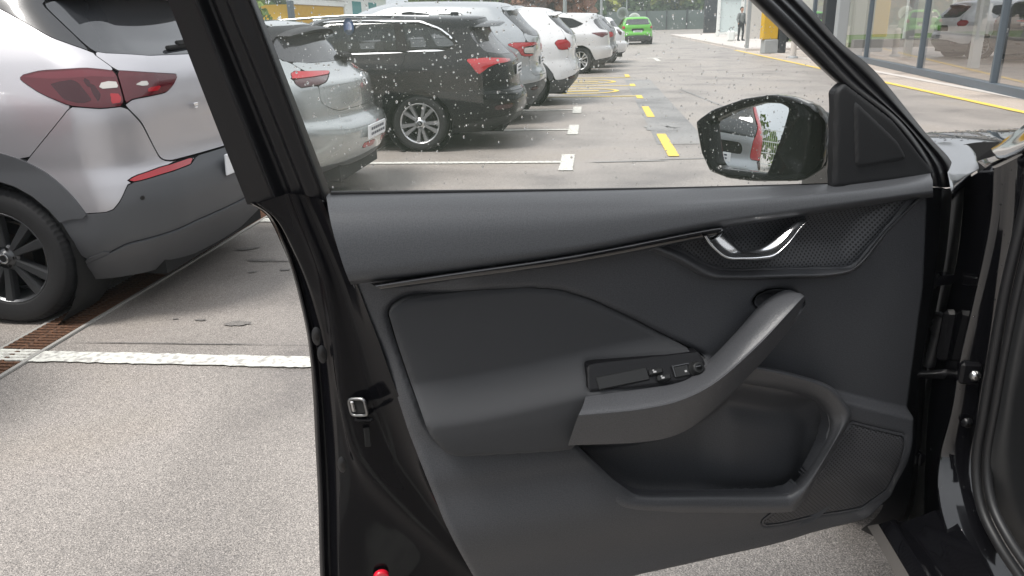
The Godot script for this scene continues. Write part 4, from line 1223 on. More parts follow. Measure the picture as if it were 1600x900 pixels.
# how far the door lining stands out at a point of the door
func lining(q: Vector2) -> float:
	var step := Vector2(0.407, -0.16).normalized()          # the seam that falls towards the hinge
	var d := (q - Vector2(-0.5276, 0.7407)).dot(Vector2(step.y, -step.x))
	var low := sst(-0.007, 0.009, d)
	var soft := sst(0.70, 0.60, q.y)
	var right := sst(-0.86, -0.74, q.x)
	var w := lerpf(soft, low, right) * 0.021
	w += 0.016 * sst(0.60, 0.50, q.y) * (1.0 - sst(-0.42, -0.30, q.x) * 0.6)
	w -= 0.030 * sst(0.495, 0.34, q.y)
	w -= 0.020 * sst(-0.25, -0.02, q.x)
	w -= 0.05 * sst(-1.08, -1.22, q.x - (q.y - 0.9) * 0.35) * 0.5
	return w


func black_car() -> void:
	var base := Vector3(1.60, 0, -1.2)
	var root := thing("black_car", "glossy black car with its front door standing open, dark grey door lining facing the viewer", "car", base)
	door_of(root, base)
	var s := -base
	put("door_jamb", sheet_mesh(loft(body_rails("jamb"), 60, 4, true, Vector3(-0.4, 0.1, 1))), M.black_body, root, s)
	put("jamb_gap", sheet_mesh(loft(body_rails("jamb_gap"), 40, 4, true, Vector3(-0.4, 0.1, 1))), M.gap, root, s)
	put("door_seal", tube(body_rails("seal_a")[0], 0.0105), M.rubber, root, s)
	put("door_seal", tube(body_rails("seal_b")[0], 0.0095), M.rubber, root, s)
	put("dashboard_side", sheet_mesh(loft(body_rails("dash_side"), 50, 4, true, Vector3(-0.4, 0.1, 1))), M.dark_plastic, root, s)
	put("fender", sheet_mesh(loft(body_rails("fender_top"), 20, 4, true, Vector3(0, 1, 0.3))), M.black_body, root, s)
	put("windscreen_pillar", sheet_mesh(loft(body_rails("a_pillar"), 24, 4, true, Vector3(-0.3, 1, 0.3))), M.black_body, root, s)
	put("sill", sheet_mesh(loft(body_rails("sill"), 24, 4, true, Vector3(0, 1, 0))), M.black_body, root, s)
	put("cowl_gap", sheet_mesh(loft(body_rails("cowl_gap"), 12, 3, true, Vector3(0, 0.2, 1))), M.gap, root, s)
	put("sill_strip", sheet_mesh(loft(body_rails("sill_trim"), 24, 3, true, Vector3(0, 1, 0))), M.sill_strip, root, s)
	put("check_strap", sheet_mesh(loft(body_rails("strap"), 20, 4, true, Vector3(0, 0, 1))), M.frame_matte, root, s)
	put("strap_bracket", box(Vector3(0.042, 0.05, 0.02), 0.006), M.frame_matte, root, s + BODY_POINTS.bracket)
	var bolt := sheet_mesh(lathe([[0.0, 0.010], [0.006, 0.010], [0.008, 0.006], [0.011, 0.004], [0.012, 0.0]], 20, Vector3.BACK))
	put("bolt", bolt, M.steel, root, s + BODY_POINTS.bolt)
	put("bolt", bolt, M.frame_matte, root, s + BODY_POINTS.bolt2)
	put("door_hinge", boxes([[BODY_POINTS.hinge, Vector3(0.055, 0.022, 0.03), 0.3], [BODY_POINTS.hinge + Vector3(-0.012, 0, 0.012), Vector3(0.012, 0.034, 0.012), 0.3]], 0.003), M.black_paint, root, s)
	put("door_hinge", boxes([[BODY_POINTS.lowhinge, Vector3(0.03, 0.022, 0.03), 0.3], [BODY_POINTS.lowhinge + Vector3(0.004, 0, 0.012), Vector3(0.012, 0.032, 0.012), 0.3]], 0.003), M.black_paint, root, s)
	put("jamb_cover", box(Vector3(0.028, 0.12, 0.02), 0.008), M.frame_matte, root, s + BODY_POINTS.cover + Vector3(0.004, -0.005, 0.02))
	# the corrugated cable sleeve between jamb and door
	var b0: Vector3 = BODY_POINTS.boot0
	var b1: Vector3 = BODY_POINTS.boot1
	var prof := []
	for k in 15:
		prof.append([0.014 + (0.005 if k % 2 == 0 and k > 8 else 0.0), b0.distance_to(b1) * k / 14.0])
	var sleeve := put("cable_sleeve", sheet_mesh(lathe(prof, 18, Vector3.UP)), M.rubber, root, s + b1)
	sleeve.rotation.z = -0.12
	# bonnet and front wheel
	var hood := Sheet.new()
	hood.rows = 20
	hood.cols = 30
	for i in 20:
		for j in 30:
			var u := j / 29.0
			var t := i / 19.0
			var x := lerpf(0.79, 2.4, u)
			hood.p.append(Vector3(x, 1.112 - 0.13 * t * t - 0.06 * pow(1.0 - clampf(u / 0.12, 0, 1), 2) - 0.02 * pow(u * 2 - 1, 2), -1.95 - 0.85 * t) - base)
	hood.normals()
	if hood.n[200].y < 0:
		for k in hood.n.size():
			hood.n[k] = -hood.n[k]
	put("bonnet", sheet_mesh(hood), M.black_body, root)
	put("fender_side", boxes([[Vector3(0.80, 0.78, -2.45), Vector3(0.05, 0.60, 1.0)]], 0.02), M.black_paint, root, s)
	var wh := wheel(0.33, 0.215, 0.21, 5, M.rim_dark, 2)
	wh.name = "wheel"
	wh.position = Vector3(0.70, 0.33, -2.17) - base
	root.add_child(wh)
	# the rest of the cabin, beyond the right edge of the view
	put("cabin", boxes([[Vector3(1.50, 0.28, 0.5), Vector3(0.9, 0.14, 4.2)], [Vector3(1.9, 0.75, 0.2), Vector3(0.06, 0.8, 3.6)], [Vector3(1.5, 0.80, -1.62), Vector3(0.9, 0.6, 0.12)]], 0.02), M.seal_dark, root, s)
	put("roof", boxes([[Vector3(1.5, 1.53, 0.7), Vector3(1.2, 0.05, 2.6)]], 0.02), M.black_paint, root, s)
	put("middle_pillar", boxes([[Vector3(0.86, 0.95, -0.2), Vector3(0.08, 1.2, 0.16)]], 0.02), M.black_paint, root, s)
	put("rear_door", boxes([[Vector3(0.80, 0.70, 0.55), Vector3(0.08, 0.78, 1.25)]], 0.03), M.black_paint, root, s)
	put("seat", boxes([[Vector3(1.2, 0.55, -0.6), Vector3(0.5, 0.2, 0.55)], [Vector3(1.2, 0.9, -0.28), Vector3(0.5, 0.7, 0.14)]], 0.05), M.seat, root, s)
	drops_on_sheet(hood, root, 1500, 0.0018, 0.005, "water_drops", M.water)
	var jam := loft(body_rails("jamb"), 40, 3, true, Vector3(-0.4, 0.1, 1))
	for k in jam.p.size():
		jam.p[k] += s
	drops_on_sheet(jam, root, 110, 0.001, 0.0024, "water_drops", M.water)


func door_of(root: Node3D, base: Vector3) -> void:
	var door := put("door", sheet_mesh(loft(rails("door_edge"), 110, 4, true, Vector3(0, 0, 1))), M.black_paint, root)
	door.position = Vector3(0.8, 0, -1.6) - base
	door.rotation.y = deg_to_rad(20)
	put("window_post", sheet_mesh(loft(rails("window_post"), 40, 3, true, Vector3(0, 0, 1))), M.frame_matte, door)
	put("front_post", sheet_mesh(loft(rails("front_post"), 60, 3, true, Vector3(0, 0, 1))), M.frame_matte, door)
	put("window_header", boxes([[Vector3(-1.13, 1.545, -0.09), Vector3(0.80, 0.05, 0.08)]], 0.01), M.frame_matte, door)
	put("hinge_edge", sheet_mesh(loft(rails("hinge_edge"), 60, 4, true, Vector3(0, 0, 1))), M.frame_matte, door)
	put("outer_skin", pad(outline("outer", 0.02), func(_q): return -0.142, 0.0, 0.02, 0.004), M.black_paint, door)
	# lining
	var insert := Area.new(outline("insert", 0.012))
	var recess := Area.new(outline("recess", 0.008))
	var pocket := Area.new(outline("pocket", 0.012))
	var inner := Area.new(outline("pocket_inner", 0.02))
	var finger := Area.new(outline("finger_recess", 0.012))
	var speaker := Area.new(outline("speaker", 0.008))
	put("door_lining", pad(outline("panel", 0.01), lining, 0.010, 0.005, 0.028, [insert, recess, pocket, finger, speaker]), M.trim_hard, door)
	put("lining_back", pad(outline("panel", 0.01), func(_q): return -0.078, 0.0, 0.02, 0.0), M.gap, door)
	put("upper_lining", sheet_mesh(loft(rails("upper_roll"), 90, 6, true, Vector3(0, 0.3, 1))), M.trim_soft, door)
	put("trim_strip", sheet_mesh(loft(rails("gloss_strip"), 70, 3, true, Vector3(0, 0.1, 1))), M.piano, door)
	put("recess_rim", sheet_mesh(loft(rails("recess_rim"), 90, 4, true, Vector3(0, 0.1, 1))), M.trim_band, door)
	put("handle_recess", pad(outline("recess", 0.008), func(q): return -0.012 - 0.020 * sst(0.0, 0.05, -recess.sd(q)) + 0.008 * sst(-0.25, -0.05, q.x), 0.0, 0.005, 0.01), M.dots, door)
	put("inside_handle", sheet_mesh(loft(rails("door_handle"), 50, 5, true, Vector3(0, 0, 1))), M.handle_chrome, door)
	var pad_height := func(q: Vector2) -> float:
		var ridge := 0.742 + 0.035 * sst(-1.15, -0.65, q.x)
		return -0.004 + 0.058 * sst(ridge + 0.062, ridge - 0.006, q.y) - 0.012 * sst(ridge - 0.02, 0.62, q.y) - 0.008 * sst(0.88, 0.93, q.y) * 0.0
	put("armrest_pad", pad(grown(outline("insert", 0.012), -0.0022), pad_height, 0.011, 0.005, 0.03, [Area.new(outline("switch_plate", 0.004))]), M.trim_cloth, door)
	var plate_h := func(q: Vector2) -> float: return 0.053 - 0.8 * (q.y - (0.7667 + 0.02 * (q.x + 0.874)))
	put("switch_panel", pad(grown(outline("switch_plate", 0.004), 0.0012), plate_h, 0.003, 0.003, 0.02), M.switch_base, door)
	switches(door, plate_h)
	put("finger_recess", pad(outline("finger_recess", 0.012), func(q): return -0.028 * sst(0.0, 0.02, -finger.sd(q)), 0.0, 0.004, 0.0), M.trim_hard, door)
	put("pull_handle", sheet_mesh(loft(rails("pull_handle"), 90, 6, true, Vector3(0, 0.2, 1))), M.trim_band, door)
	put("door_pocket", pad(outline("pocket_inner", 0.02), func(q): return 0.004 - 0.062 * sst(0.0, 0.085, -inner.sd(q)) + 0.018 * sst(-0.60, -0.50, q.x) * sst(0.03, 0.12, -inner.sd(q)), 0.0, 0.006, 0.0), M.trim_hard, door)
	put("pocket_rim", sheet_mesh(loft(rails("pocket_rim"), 120, 4, true, Vector3(0, 0, 1))), M.trim_band, door)
	put("speaker_grille", pad(grown(outline("speaker", 0.008), -0.002), func(q): return lining(q) + 0.001, 0.004, 0.006, 0.01), M.mesh_dots, door)
	put("speaker_bezel", pad(grown(outline("speaker", 0.008), 0.004), func(q): return lining(q) + 0.002, 0.002, 0.004, 0.01, [Area.new(grown(outline("speaker", 0.008), -0.0005))]), M.trim_hard, door)
	# mirror corner
	put("mirror_corner", pad(outline("sail", 0.006), func(_q): return -0.014, 0.008, 0.005, 0.015), M.dark_plastic, door)
	put("corner_pad", pad(outline("sail_pad", 0.015), func(q): return -0.010, 0.006, 0.004, 0.01), M.dark_plastic, door)
	put("belt_seal", sheet_mesh(loft(rails("belt_seal"), 40, 2, false, Vector3(0, 0.5, 1))), M.rubber, door)
	# latch on the shut face
	latch(door)
	var red := put("warning_reflector", sheet_mesh(lathe([[0.0, 0.006], [0.013, 0.006], [0.0155, 0.003], [0.016, -0.004]], 28, Vector3.BACK)), M.reflector, door, Vector3(-1.2665, 0.349, -0.074))
	red.set_meta("label", "round red reflector low on the door edge")
	var plug := sheet_mesh(lathe([[0.0, 0.004], [0.006, 0.004], [0.009, 0.0]], 16, Vector3.BACK))
	for q in [Vector3(-1.338, 0.878, -0.088), Vector3(-1.332, 0.842, -0.088), Vector3(-1.318, 0.612, -0.086)]:
		var o := put("rubber_stop", plug, M.rubber, door, q)
		o.scale = Vector3(1, 2.0, 1)
	# window
	put("window_glass", pad(outline("glass"), func(_q): return -0.062, 0.0, 0.03, 0.0), M.window, door)
	var ga := Area.new(outline("glass"))
	var st := Sheet.new()
	var tries := 0
	var xf: Array[Transform3D] = []
	while xf.size() < 2100 and tries < 15000:
		tries += 1
		var q := Vector2(rng.randf_range(ga.lo.x, ga.hi.x), rng.randf_range(1.09, 1.50))
		if ga.sd(q) > -0.004 or q.y > 1.46:
			continue
		# fewer towards the lower middle of the pane, as the rain ran off there
		var keep := 0.30 + 0.70 * sst(1.12, 1.34, q.y + 0.10 * sst(-0.85, -0.4, q.x))
		if rng.randf() > keep:
			continue
		var r := 0.00055 + 0.0015 * pow(rng.randf(), 3.6)
		var b := Basis.from_scale(Vector3(r * rng.randf_range(0.75, 1.2), r * rng.randf_range(0.85, 1.4), r * 0.38))
		xf.append(Transform3D(b, Vector3(q.x, q.y, -0.0632)))
	drops("rain_drops", xf, door, M.water)
	mirror(door)


func grown(poly: PackedVector2Array, by: float) -> PackedVector2Array:
	var r := Geometry2D.offset_polygon(poly, by)
	return r[0] if r.size() else poly


func drops(called: String, xf: Array[Transform3D], parent: Node, m: Material) -> void:
	var ball := SphereMesh.new()
	ball.radius = 1.0
	ball.height = 2.0
	ball.radial_segments = 12
	ball.rings = 7
	ball.material = m
	var mm := MultiMesh.new()
	mm.transform_format = MultiMesh.TRANSFORM_3D
	mm.mesh = ball
	mm.instance_count = xf.size()
	for k in xf.size():
		mm.set_instance_transform(k, xf[k])
	var o := MultiMeshInstance3D.new()
	o.multimesh = mm
	counts[parent] = counts.get(parent, {})
	var d: Dictionary = counts[parent]
	d[called] = d.get(called, 0) + 1
	o.name = called if d[called] == 1 else "%s_%03d" % [called, d[called] - 1]
	o.set_meta("kind", "stuff")
	parent.add_child(o, true)


func drops_on_sheet(s: Sheet, parent: Node, n: int, r0: float, r1: float, called: String, m: Material) -> void:
	var xf: Array[Transform3D] = []
	for k in n:
		var i := rng.randi_range(0, s.rows - 2)
		var j := rng.randi_range(0, s.cols - 2)
		var q := i * s.cols + j
		var p := s.p[q].lerp(s.p[q + 1], rng.randf()).lerp(s.p[q + s.cols].lerp(s.p[q + s.cols + 1], rng.randf()), rng.randf())
		var nn := s.n[q]
		var u := nn.cross(Vector3(0.31, 0.5, 0.8)).normalized()
		var r := lerpf(r0, r1, pow(rng.randf(), 2.0))
		xf.append(Transform3D(Basis(u * r, nn * r * 0.5, u.cross(nn) * r), p))
	drops(called, xf, parent, m)


func switches(door: Node3D, h: Callable) -> void:
	var tilt := Vector3(-0.675, 0, 0.06)
	for e in [Vector2(-0.741, 0.7845), Vector2(-0.728, 0.7745)]:
		var o := put("window_switch", box(Vector3(0.027, 0.012, 0.012), 0.003), M.switch, door, Vector3(e.x, e.y, h.call(e) + 0.003))
		o.rotation = tilt
		put("switch_icon", boxes([[Vector3(-0.004, -0.0005, 0.0063), Vector3(0.006, 0.003, 0.0006)], [Vector3(-0.006, 0.0028, 0.0063), Vector3(0.003, 0.0022, 0.0006)]]), M.print_white, o)
	var q := Vector2(-0.805, 0.7800)
	var blank := put("blank_panel", box(Vector3(0.100, 0.025, 0.006), 0.002), M.switch, door, Vector3(q.x, q.y, h.call(q) + 0.0005))
	blank.rotation = tilt
	q = Vector2(-0.690, 0.7800)
	var lock := put("lock_switch", box(Vector3(0.030, 0.022, 0.006), 0.002), M.switch, door, Vector3(q.x, q.y, h.call(q) + 0.001))
	lock.rotation = tilt
	put("switch_icon", boxes([[Vector3(0.007, -0.002, 0.0033), Vector3(0.0045, 0.0035, 0.0006)]]), M.print_white, lock)
	put("divider", boxes([[Vector3(-0.016, 0.002, 0.003), Vector3(0.0014, 0.022, 0.002)], [Vector3(0.0, 0.0115, 0.003), Vector3(0.034, 0.0014, 0.002)]]), M.rim_dark, lock)
	q = Vector2(-0.660, 0.7805)
	var knob := put("mirror_knob", sheet_mesh(lathe([[0.0, 0.014], [0.009, 0.014], [0.0115, 0.011], [0.012, 0.003], [0.015, 0.0]], 28, Vector3.BACK)), M.switch, door, Vector3(q.x, q.y, h.call(q) + 0.001))
	knob.rotation = tilt
	put("knob_mark", boxes([[Vector3(-0.002, 0.002, 0.0143), Vector3(0.010, 0.0018, 0.0008)]]), M.rim_dark, knob)


func latch(door: Node3D) -> void:
	var at := Vector3(-1.2795, 0.7455, -0.052)
	var turn := Basis(Vector3.UP, -0.55) * Basis(Vector3.BACK, 0.13)
	var ring := []
	for k in 40:
		pass
	var o := put("door_latch", sheet_mesh(loft_ring(0.0165, 0.0165, 0.003)), M.latch, door, at)
	o.basis = turn
	put("latch_mouth", box(Vector3(0.027, 0.028, 0.004), 0.001), M.gap, o, Vector3(0, 0, -0.003))
	put("latch_claw", boxes([[Vector3(-0.009, 0.002, 0.001), Vector3(0.008, 0.022, 0.006)]], 0.002), M.steel, o)
	var lip := put("latch_lip", box(Vector3(0.040, 0.010, 0.010), 0.004), M.black_paint, door, at + Vector3(0.008, -0.028, -0.002))
	lip.basis = turn
	put("screw", box(Vector3(0.012, 0.040, 0.003), 0.0015), M.gap, door, at + Vector3(0.012, -0.066, -0.004))


# a rounded square ring
func loft_ring(hx: float, hy: float, t: float) -> Sheet:
	var s := Sheet.new()
	s.rows = 9
	s.cols = 49
	for i in 9:
		var a := TAU * i / 8.0
		for j in 49:
			var b := TAU * j / 48.0
			var k := pow(pow(absf(cos(b)), 5.0) + pow(absf(sin(b)), 5.0), -0.2)
			var d := Vector2(cos(b) * hx, sin(b) * hy) * k
			var nn := d.normalized()
			s.p.append(Vector3(d.x + nn.x * cos(a) * t, d.y + nn.y * cos(a) * t, sin(a) * t))
	s.normals()
	if s.n[2 * 49].z < 0:
		for k in s.n.size():
			s.n[k] = -s.n[k]
	return s


func polar(rim: PackedVector3Array, c: Vector3, ax: Vector3, ay: Vector3, n: int) -> Array:
	var flat_pts := PackedVector2Array()
	for p in rim:
		flat_pts.append(Vector2((p - c).dot(ax), (p - c).dot(ay)))
	flat_pts = rounded(flat_pts, 0.007)
	var out := []
	for k in n:
		var a := TAU * k / (n - 1.0)
		var d := Vector2(cos(a), sin(a))
		var best := 0.0
		for i in flat_pts.size():
			var q: Variant = Geometry2D.segment_intersects_segment(Vector2.ZERO, d * 2.0, flat_pts[i], flat_pts[(i + 1) % flat_pts.size()])
			if q != null:
				best = maxf(best, q.length())
		out.append(d * best)
	return out


func mirror(door: Node3D) -> void:
	var rim: PackedVector3Array = body_rails("mirror_rim")[0]
	var pane: PackedVector3Array = body_rails("mirror_pane")[0]
	var nrm := MIRROR_AXIS.normalized()
	var c := Vector3.ZERO
	for p in pane:
		c += p
	c /= pane.size()
	var ax := Vector3.UP.cross(nrm).normalized()
	var ay := nrm.cross(ax)
	var n := 97
	var inner := polar(pane, c, ax, ay, n)
	var outer := polar(rim, c, ax, ay, n)
	# convex glass
	var g := Sheet.new()
	g.rows = 14
	g.cols = n
	var radius := 1.25
	for i in 14:
		for j in n:
			var d: Vector2 = inner[j] * (i / 13.0)
			var sag := d.length_squared() / (2.0 * radius)
			g.p.append(c + ax * d.x + ay * d.y + nrm * (-0.004 - sag + 0.034 * d.x))
			g.n.append((nrm + (ax * d.x + ay * d.y) / radius - ax * 0.034).normalized())
	var housing := Sheet.new()
	housing.cols = n
	var rings := [[0, 0.985, -0.012], [0, 1.0, 0.002], [0, 1.03, 0.006], [1, 0.93, 0.010], [1, 0.985, 0.004], [1, 1.0, -0.008], [1, 1.0, -0.03], [1, 0.94, -0.07], [1, 0.80, -0.105], [1, 0.5, -0.13], [1, 0.0, -0.138]]
	for r in rings:
		for j in n:
			var d: Vector2 = (inner[j] if r[0] == 0 else outer[j]) * r[1]
			if r[0] == 1 and d.length() < inner[j].length() * 1.03 and r[2] > 0.0:
				d = inner[j] * 1.05
			var p: Vector3 = c + ax * d.x + ay * d.y + nrm * r[2]
			p.z = minf(p.z, -0.072)
			housing.p.append(p)
		housing.rows += 1
	housing.normals()
	var sum := 0.0
	for k in housing.p.size():
		sum += housing.n[k].dot(housing.p[k] - (c - nrm * 0.05))
	if sum < 0:
		for k in housing.n.size():
			housing.n[k] = -housing.n[k]
	put("mirror_housing", sheet_mesh(housing), M.black_paint, door)
	put("mirror_glass", sheet_mesh(g), M.mirror, door)
	drops_on_sheet(g, door, 45, 0.0006, 0.0016, "mirror_drops", M.water)
	var xf: Array[Transform3D] = []
	for k in 60:
		var i := rng.randi_range(2, 6)
		var q := i * n + rng.randi_range(0, n - 2)
		var nn := housing.n[q]
		var u := nn.cross(Vector3(0.3, 0.5, 0.8)).normalized()
		var r := rng.randf_range(0.0008, 0.0022)
		xf.append(Transform3D(Basis(u * r, nn * r * 0.5, u.cross(nn) * r), housing.p[q].lerp(housing.p[q + 1], rng.randf())))
	drops("mirror_drops", xf, door, M.water)
	# amber turn signal along the top of the housing
	var sig := Sheet.new()
	sig.rows = 5
	sig.cols = 14
	for i in 5:
		for j in 14:
			var k := int(8 + j * 1.3)
			var d0: Vector2 = outer[k]
			var t := i / 4.0
			var d := d0 * (1.003 + 0.004 * sin(t * PI))
			sig.p.append(c + ax * d.x + ay * d.y + nrm * lerpf(-0.012, -0.034, t))
	sig.normals()
	if sig.n[2 * 14 + 7].y < 0:
		for k in sig.n.size():
			sig.n[k] = -sig.n[k]
	put("turn_signal", sheet_mesh(sig), M.amber, door)


# ================================================================ the place
func _ready() -> void:
	rng.seed = 4711
	var cam := Camera3D.new()
	cam.fov = 41.112
	cam.near = 0.05
	cam.far = 900.0
	cam.position = Vector3(0, 1.40, 0)
	cam.basis = Basis(Vector3.UP, 0.10943) * Basis(Vector3.RIGHT, -0.33336) * Basis(Vector3.BACK, -0.025)
	add_child(cam)
	var env := Environment.new()
	env.background_mode = Environment.BG_SKY
	var sky := Sky.new()
	var sm := ProceduralSkyMaterial.new()
	sm.sky_top_color = Color(0.96, 0.975, 0.995)
	sm.sky_horizon_color = Color(0.71, 0.73, 0.75)
	sm.sky_curve = 0.35
	sm.sky_energy_multiplier = 0.78
	sm.ground_bottom_color = Color(0.35, 0.34, 0.33)
	sm.ground_horizon_color = Color(0.62, 0.62, 0.61)
	sm.sky_cover = noise_tex(noise(0.008, 5, 2), 1024, 0.0, ramp([[0.0, Color(0.0, 0.0, 0.0)], [0.42, Color(0.10, 0.10, 0.11)], [0.7, Color(0.30, 0.30, 0.30)], [1.0, Color(0.42, 0.42, 0.42)]]))
	sm.sky_cover_modulate = Color(1, 1, 1, 1)
	sky.sky_material = sm
	env.sky = sky
	env.background_energy_multiplier = 1.0
	env.tonemap_mode = Environment.TONE_MAPPER_LINEAR
	env.tonemap_exposure = 2.5
	env.sdfgi_enabled = true
	env.ssao_enabled = true
	env.ssil_enabled = true
	env.fog_enabled = true
	env.fog_density = 0.0012
	env.fog_light_color = Color(0.80, 0.83, 0.84)
	var we := WorldEnvironment.new()
	we.environment = env
	add_child(we)
	var sun := DirectionalLight3D.new()
	sun.light_energy = 0.5
	sun.light_angular_distance = 20.0
	sun.light_color = Color(1.0, 0.985, 0.965)
	sun.shadow_enabled = true
	sun.basis = Basis.looking_at(Vector3(0.38, -0.88, -0.26))
	add_child(sun)
	make_materials()
	ground()
	showroom()
	cars()
	black_car()
	street_things()
	greenery()
	person()


func ground() -> void:
	structure("ground", strip(-400, 400, -420, 200, 0.0), M.asphalt, "grey weathered asphalt of the car park", "ground")
	structure("apron", strip(6.22, 22.0, -60, 20, 0.004), M.apron, "pale paved strip along the glazed front", "pavement")
	structure("asphalt_patch", strip(0.75, 1.35, -19.5, -9.2, 0.004), M.patch, "darker asphalt patch beside the yellow dashes", "asphalt patch")
	# white bay markings, each with its T-shaped end
	var z := -0.43
	var k := 0
	for zz in [-0.43, -2.98, -5.53, -8.02, -10.55, -12.97]:
		var o := put("bay_line", marks_mesh([[Vector3(-5.6, 0, zz - 0.055), Vector3(-0.34, 0, zz + 0.055)], [Vector3(-0.34, 0, zz - 0.48), Vector3(-0.20, 0, zz + 0.48)]], 0.008), M.white_line, self)
		o.set_meta("kind", "structure")
	for zz in [-15.25, -17.75, -20.3]:
		var o := put("bay_line", marks_mesh([[Vector3(-5.6, 0, zz - 0.045), Vector3(0.92, 0, zz + 0.045)]], 0.008), M.yellow_line, self)
		o.set_meta("kind", "structure")
	for e in [[-10.04, -8.33], [-13.35, -11.85], [-15.40, -14.75], [-18.2, -17.55], [-21.4, -20.5]]:
		var o := put("yellow_dash", marks_mesh([[Vector3(0.80, 0, e[0]), Vector3(0.915, 0, e[1])]], 0.009), M.yellow_line, self)
		o.set_meta("kind", "structure")
	for zz in [-16.5, -19.0]:
		var o := put("bay_symbol", symbol(Vector3(-0.25, 0.008, zz)), M.yellow_line, self)
		o.set_meta("kind", "structure")
	var ar := put("lane_arrow", marks_mesh([[Vector3(2.15, 0, -30.0), Vector3(2.30, 0, -27.8)], [Vector3(1.95, 0, -30.4), Vector3(2.5, 0, -30.0)]], 0.008), M.white_line, self)
	ar.set_meta("kind", "structure")
	var yl := put("kerb_line", marks_mesh([[Vector3(6.06, 0, -36.0), Vector3(6.20, 0, 12.0)]], 0.009), M.yellow_line, self)
	yl.set_meta("kind", "structure")
	var hi := put("edge_band", marks_mesh([[Vector3(6.95, 0, -34.0), Vector3(7.16, 0, 12.0)]], 0.010), M.pale_concrete, self)
	hi.set_meta("kind", "structure")
	for e in [[-1.76, -3.42, 0.075, 0.035, 0.1], [-1.98, -3.46, 0.035, 0.012, 0.0], [-2.12, -3.47, 0.02, 0.009, 0.0], [-1.55, -4.20, 0.03, 0.014, 0.2], [-1.72, -4.22, 0.03, 0.012, 0.1], [-1.86, -4.3, 0.035, 0.014, 0.3], [-2.05, -4.25, 0.03, 0.012, 0.2], [-1.8, -4.48, 0.42, 0.012, 0.03], [-2.1, -4.5, 0.10, 0.02, 0.1], [-1.9, -3.16, 0.60, 0.006, 0.02], [-2.3, -4.75, 0.08, 0.03, 0.4]]:
		stain(Vector3(e[0], 0.006, e[1]), e[2], e[3], e[4], M.stain)
	for e in [[0.9, -10.6, 0.24, 0.35], [1.15, -8.2, 0.55, 0.02], [0.4, -8.05, 0.5, 0.03], [2.0, -14.5, 0.03, 2.2], [1.05, -11.0, 0.18, 0.5]]:
		stain(Vector3(e[0], 0.0062, e[1]), e[2], e[3], 0.1, M.patch)
	drain()
	structure("court_verge", boxes([[Vector3(19.0, 0.1, -44.0), Vector3(16.0, 0.2, 16.0)]]), M.grass, "grass strip behind the glazed front", "grass")
	structure("court_kerb", boxes([[Vector3(19.0, 0.17, -35.8), Vector3(16.0, 0.34, 0.4)]]), M.concrete, "kerb of the grass strip behind the glazed front", "kerb")
	# the verge at the end of the row
	structure("grass_verge", boxes([[Vector3(-8.0, 0.06, -47.0), Vector3(14.0, 0.12, 22.0)]]), M.grass, "grass verge at the far end of the car row", "grass")
	structure("kerb", boxes([[Vector3(-8.0, 0.065, -35.9), Vector3(14.3, 0.13, 0.2)], [Vector3(-0.9, 0.066, -47.0), Vector3(0.2, 0.132, 22.0)]]), M.concrete, "grey kerb round the grass verge", "kerb")
	structure("far_pavement", boxes([[Vector3(8.2, 0.05, -52.0), Vector3(3.6, 0.10, 34.0)]], 0.01), M.pale_concrete, "raised pale pavement beyond the glazed front", "pavement")


# painted strips with edges that wander a little, as worn paint does
func marks_mesh(list: Array, y: float) -> Mesh:
	var st := SurfaceTool.new()
	st.begin(Mesh.PRIMITIVE_TRIANGLES)
	for e in list:
		var lo: Vector3 = e[0]
		var hi: Vector3 = e[1]
		var long_x := hi.x - lo.x > hi.z - lo.z
		var length := maxf(hi.x - lo.x, hi.z - lo.z)
		var n := clampi(int(length / 0.03), 2, 400)
		var prev := []
		for k in n + 1:
			var t := k / float(n)
			var j0 := rng.randf_range(-0.006, 0.006)
			var j1 := rng.randf_range(-0.006, 0.006)
			var now := [Vector3(lerpf(lo.x, hi.x, t), y, lo.z + j0), Vector3(lerpf(lo.x, hi.x, t), y, hi.z + j1)] if long_x else [Vector3(hi.x + j0, y, lerpf(lo.z, hi.z, t)), Vector3(lo.x + j1, y, lerpf(lo.z, hi.z, t))]
			if k > 0:
				st.append_from(ground_quad(prev[0], now[0], now[1], prev[1]), 0, Transform3D())
			prev = now
	return st.commit()


# a flat stain or filled crack of irregular outline
func stain(at: Vector3, rx: float, rz: float, turn: float, m: Material) -> void:
	var st := SurfaceTool.new()
	st.begin(Mesh.PRIMITIVE_TRIANGLES)
	var b := Basis(Vector3.UP, turn)
	var rim := []
	for k in 26:
		var a := TAU * k / 26.0
		var r := rng.randf_range(0.68, 1.15)
		rim.append(at + b * Vector3(cos(a) * rx * r, 0, sin(a) * rz * r))
	for k in 26:
		st.append_from(ground_quad(at, rim[k], rim[(k + 1) % 26], at), 0, Transform3D())
	var o := put("stain", st.commit(), m, self)
	o.set_meta("kind", "structure")


# a plug-in sign: a ring with a stem, painted flat
func symbol(at: Vector3) -> Mesh:
	var st := SurfaceTool.new()
	st.begin(Mesh.PRIMITIVE_TRIANGLES)
	for k in 28:
		var a0 := TAU * k / 28.0
		var a1 := TAU * (k + 1) / 28.0
		var q := func(a: float, r: float) -> Vector3: return at + Vector3(cos(a) * r * 1.25, 0, sin(a) * r)
		st.append_from(ground_quad(q.call(a0, 0.62), q.call(a1, 0.62), q.call(a1, 0.54), q.call(a0, 0.54)), 0, Transform3D())
	st.append_from(strip(at.x - 1.5, at.x - 0.72, at.z - 0.06, at.z + 0.06, at.y), 0, Transform3D())
	st.append_from(strip(at.x - 0.35, at.x + 0.35, at.z - 0.07, at.z + 0.07, at.y), 0, Transform3D())
	return st.commit()


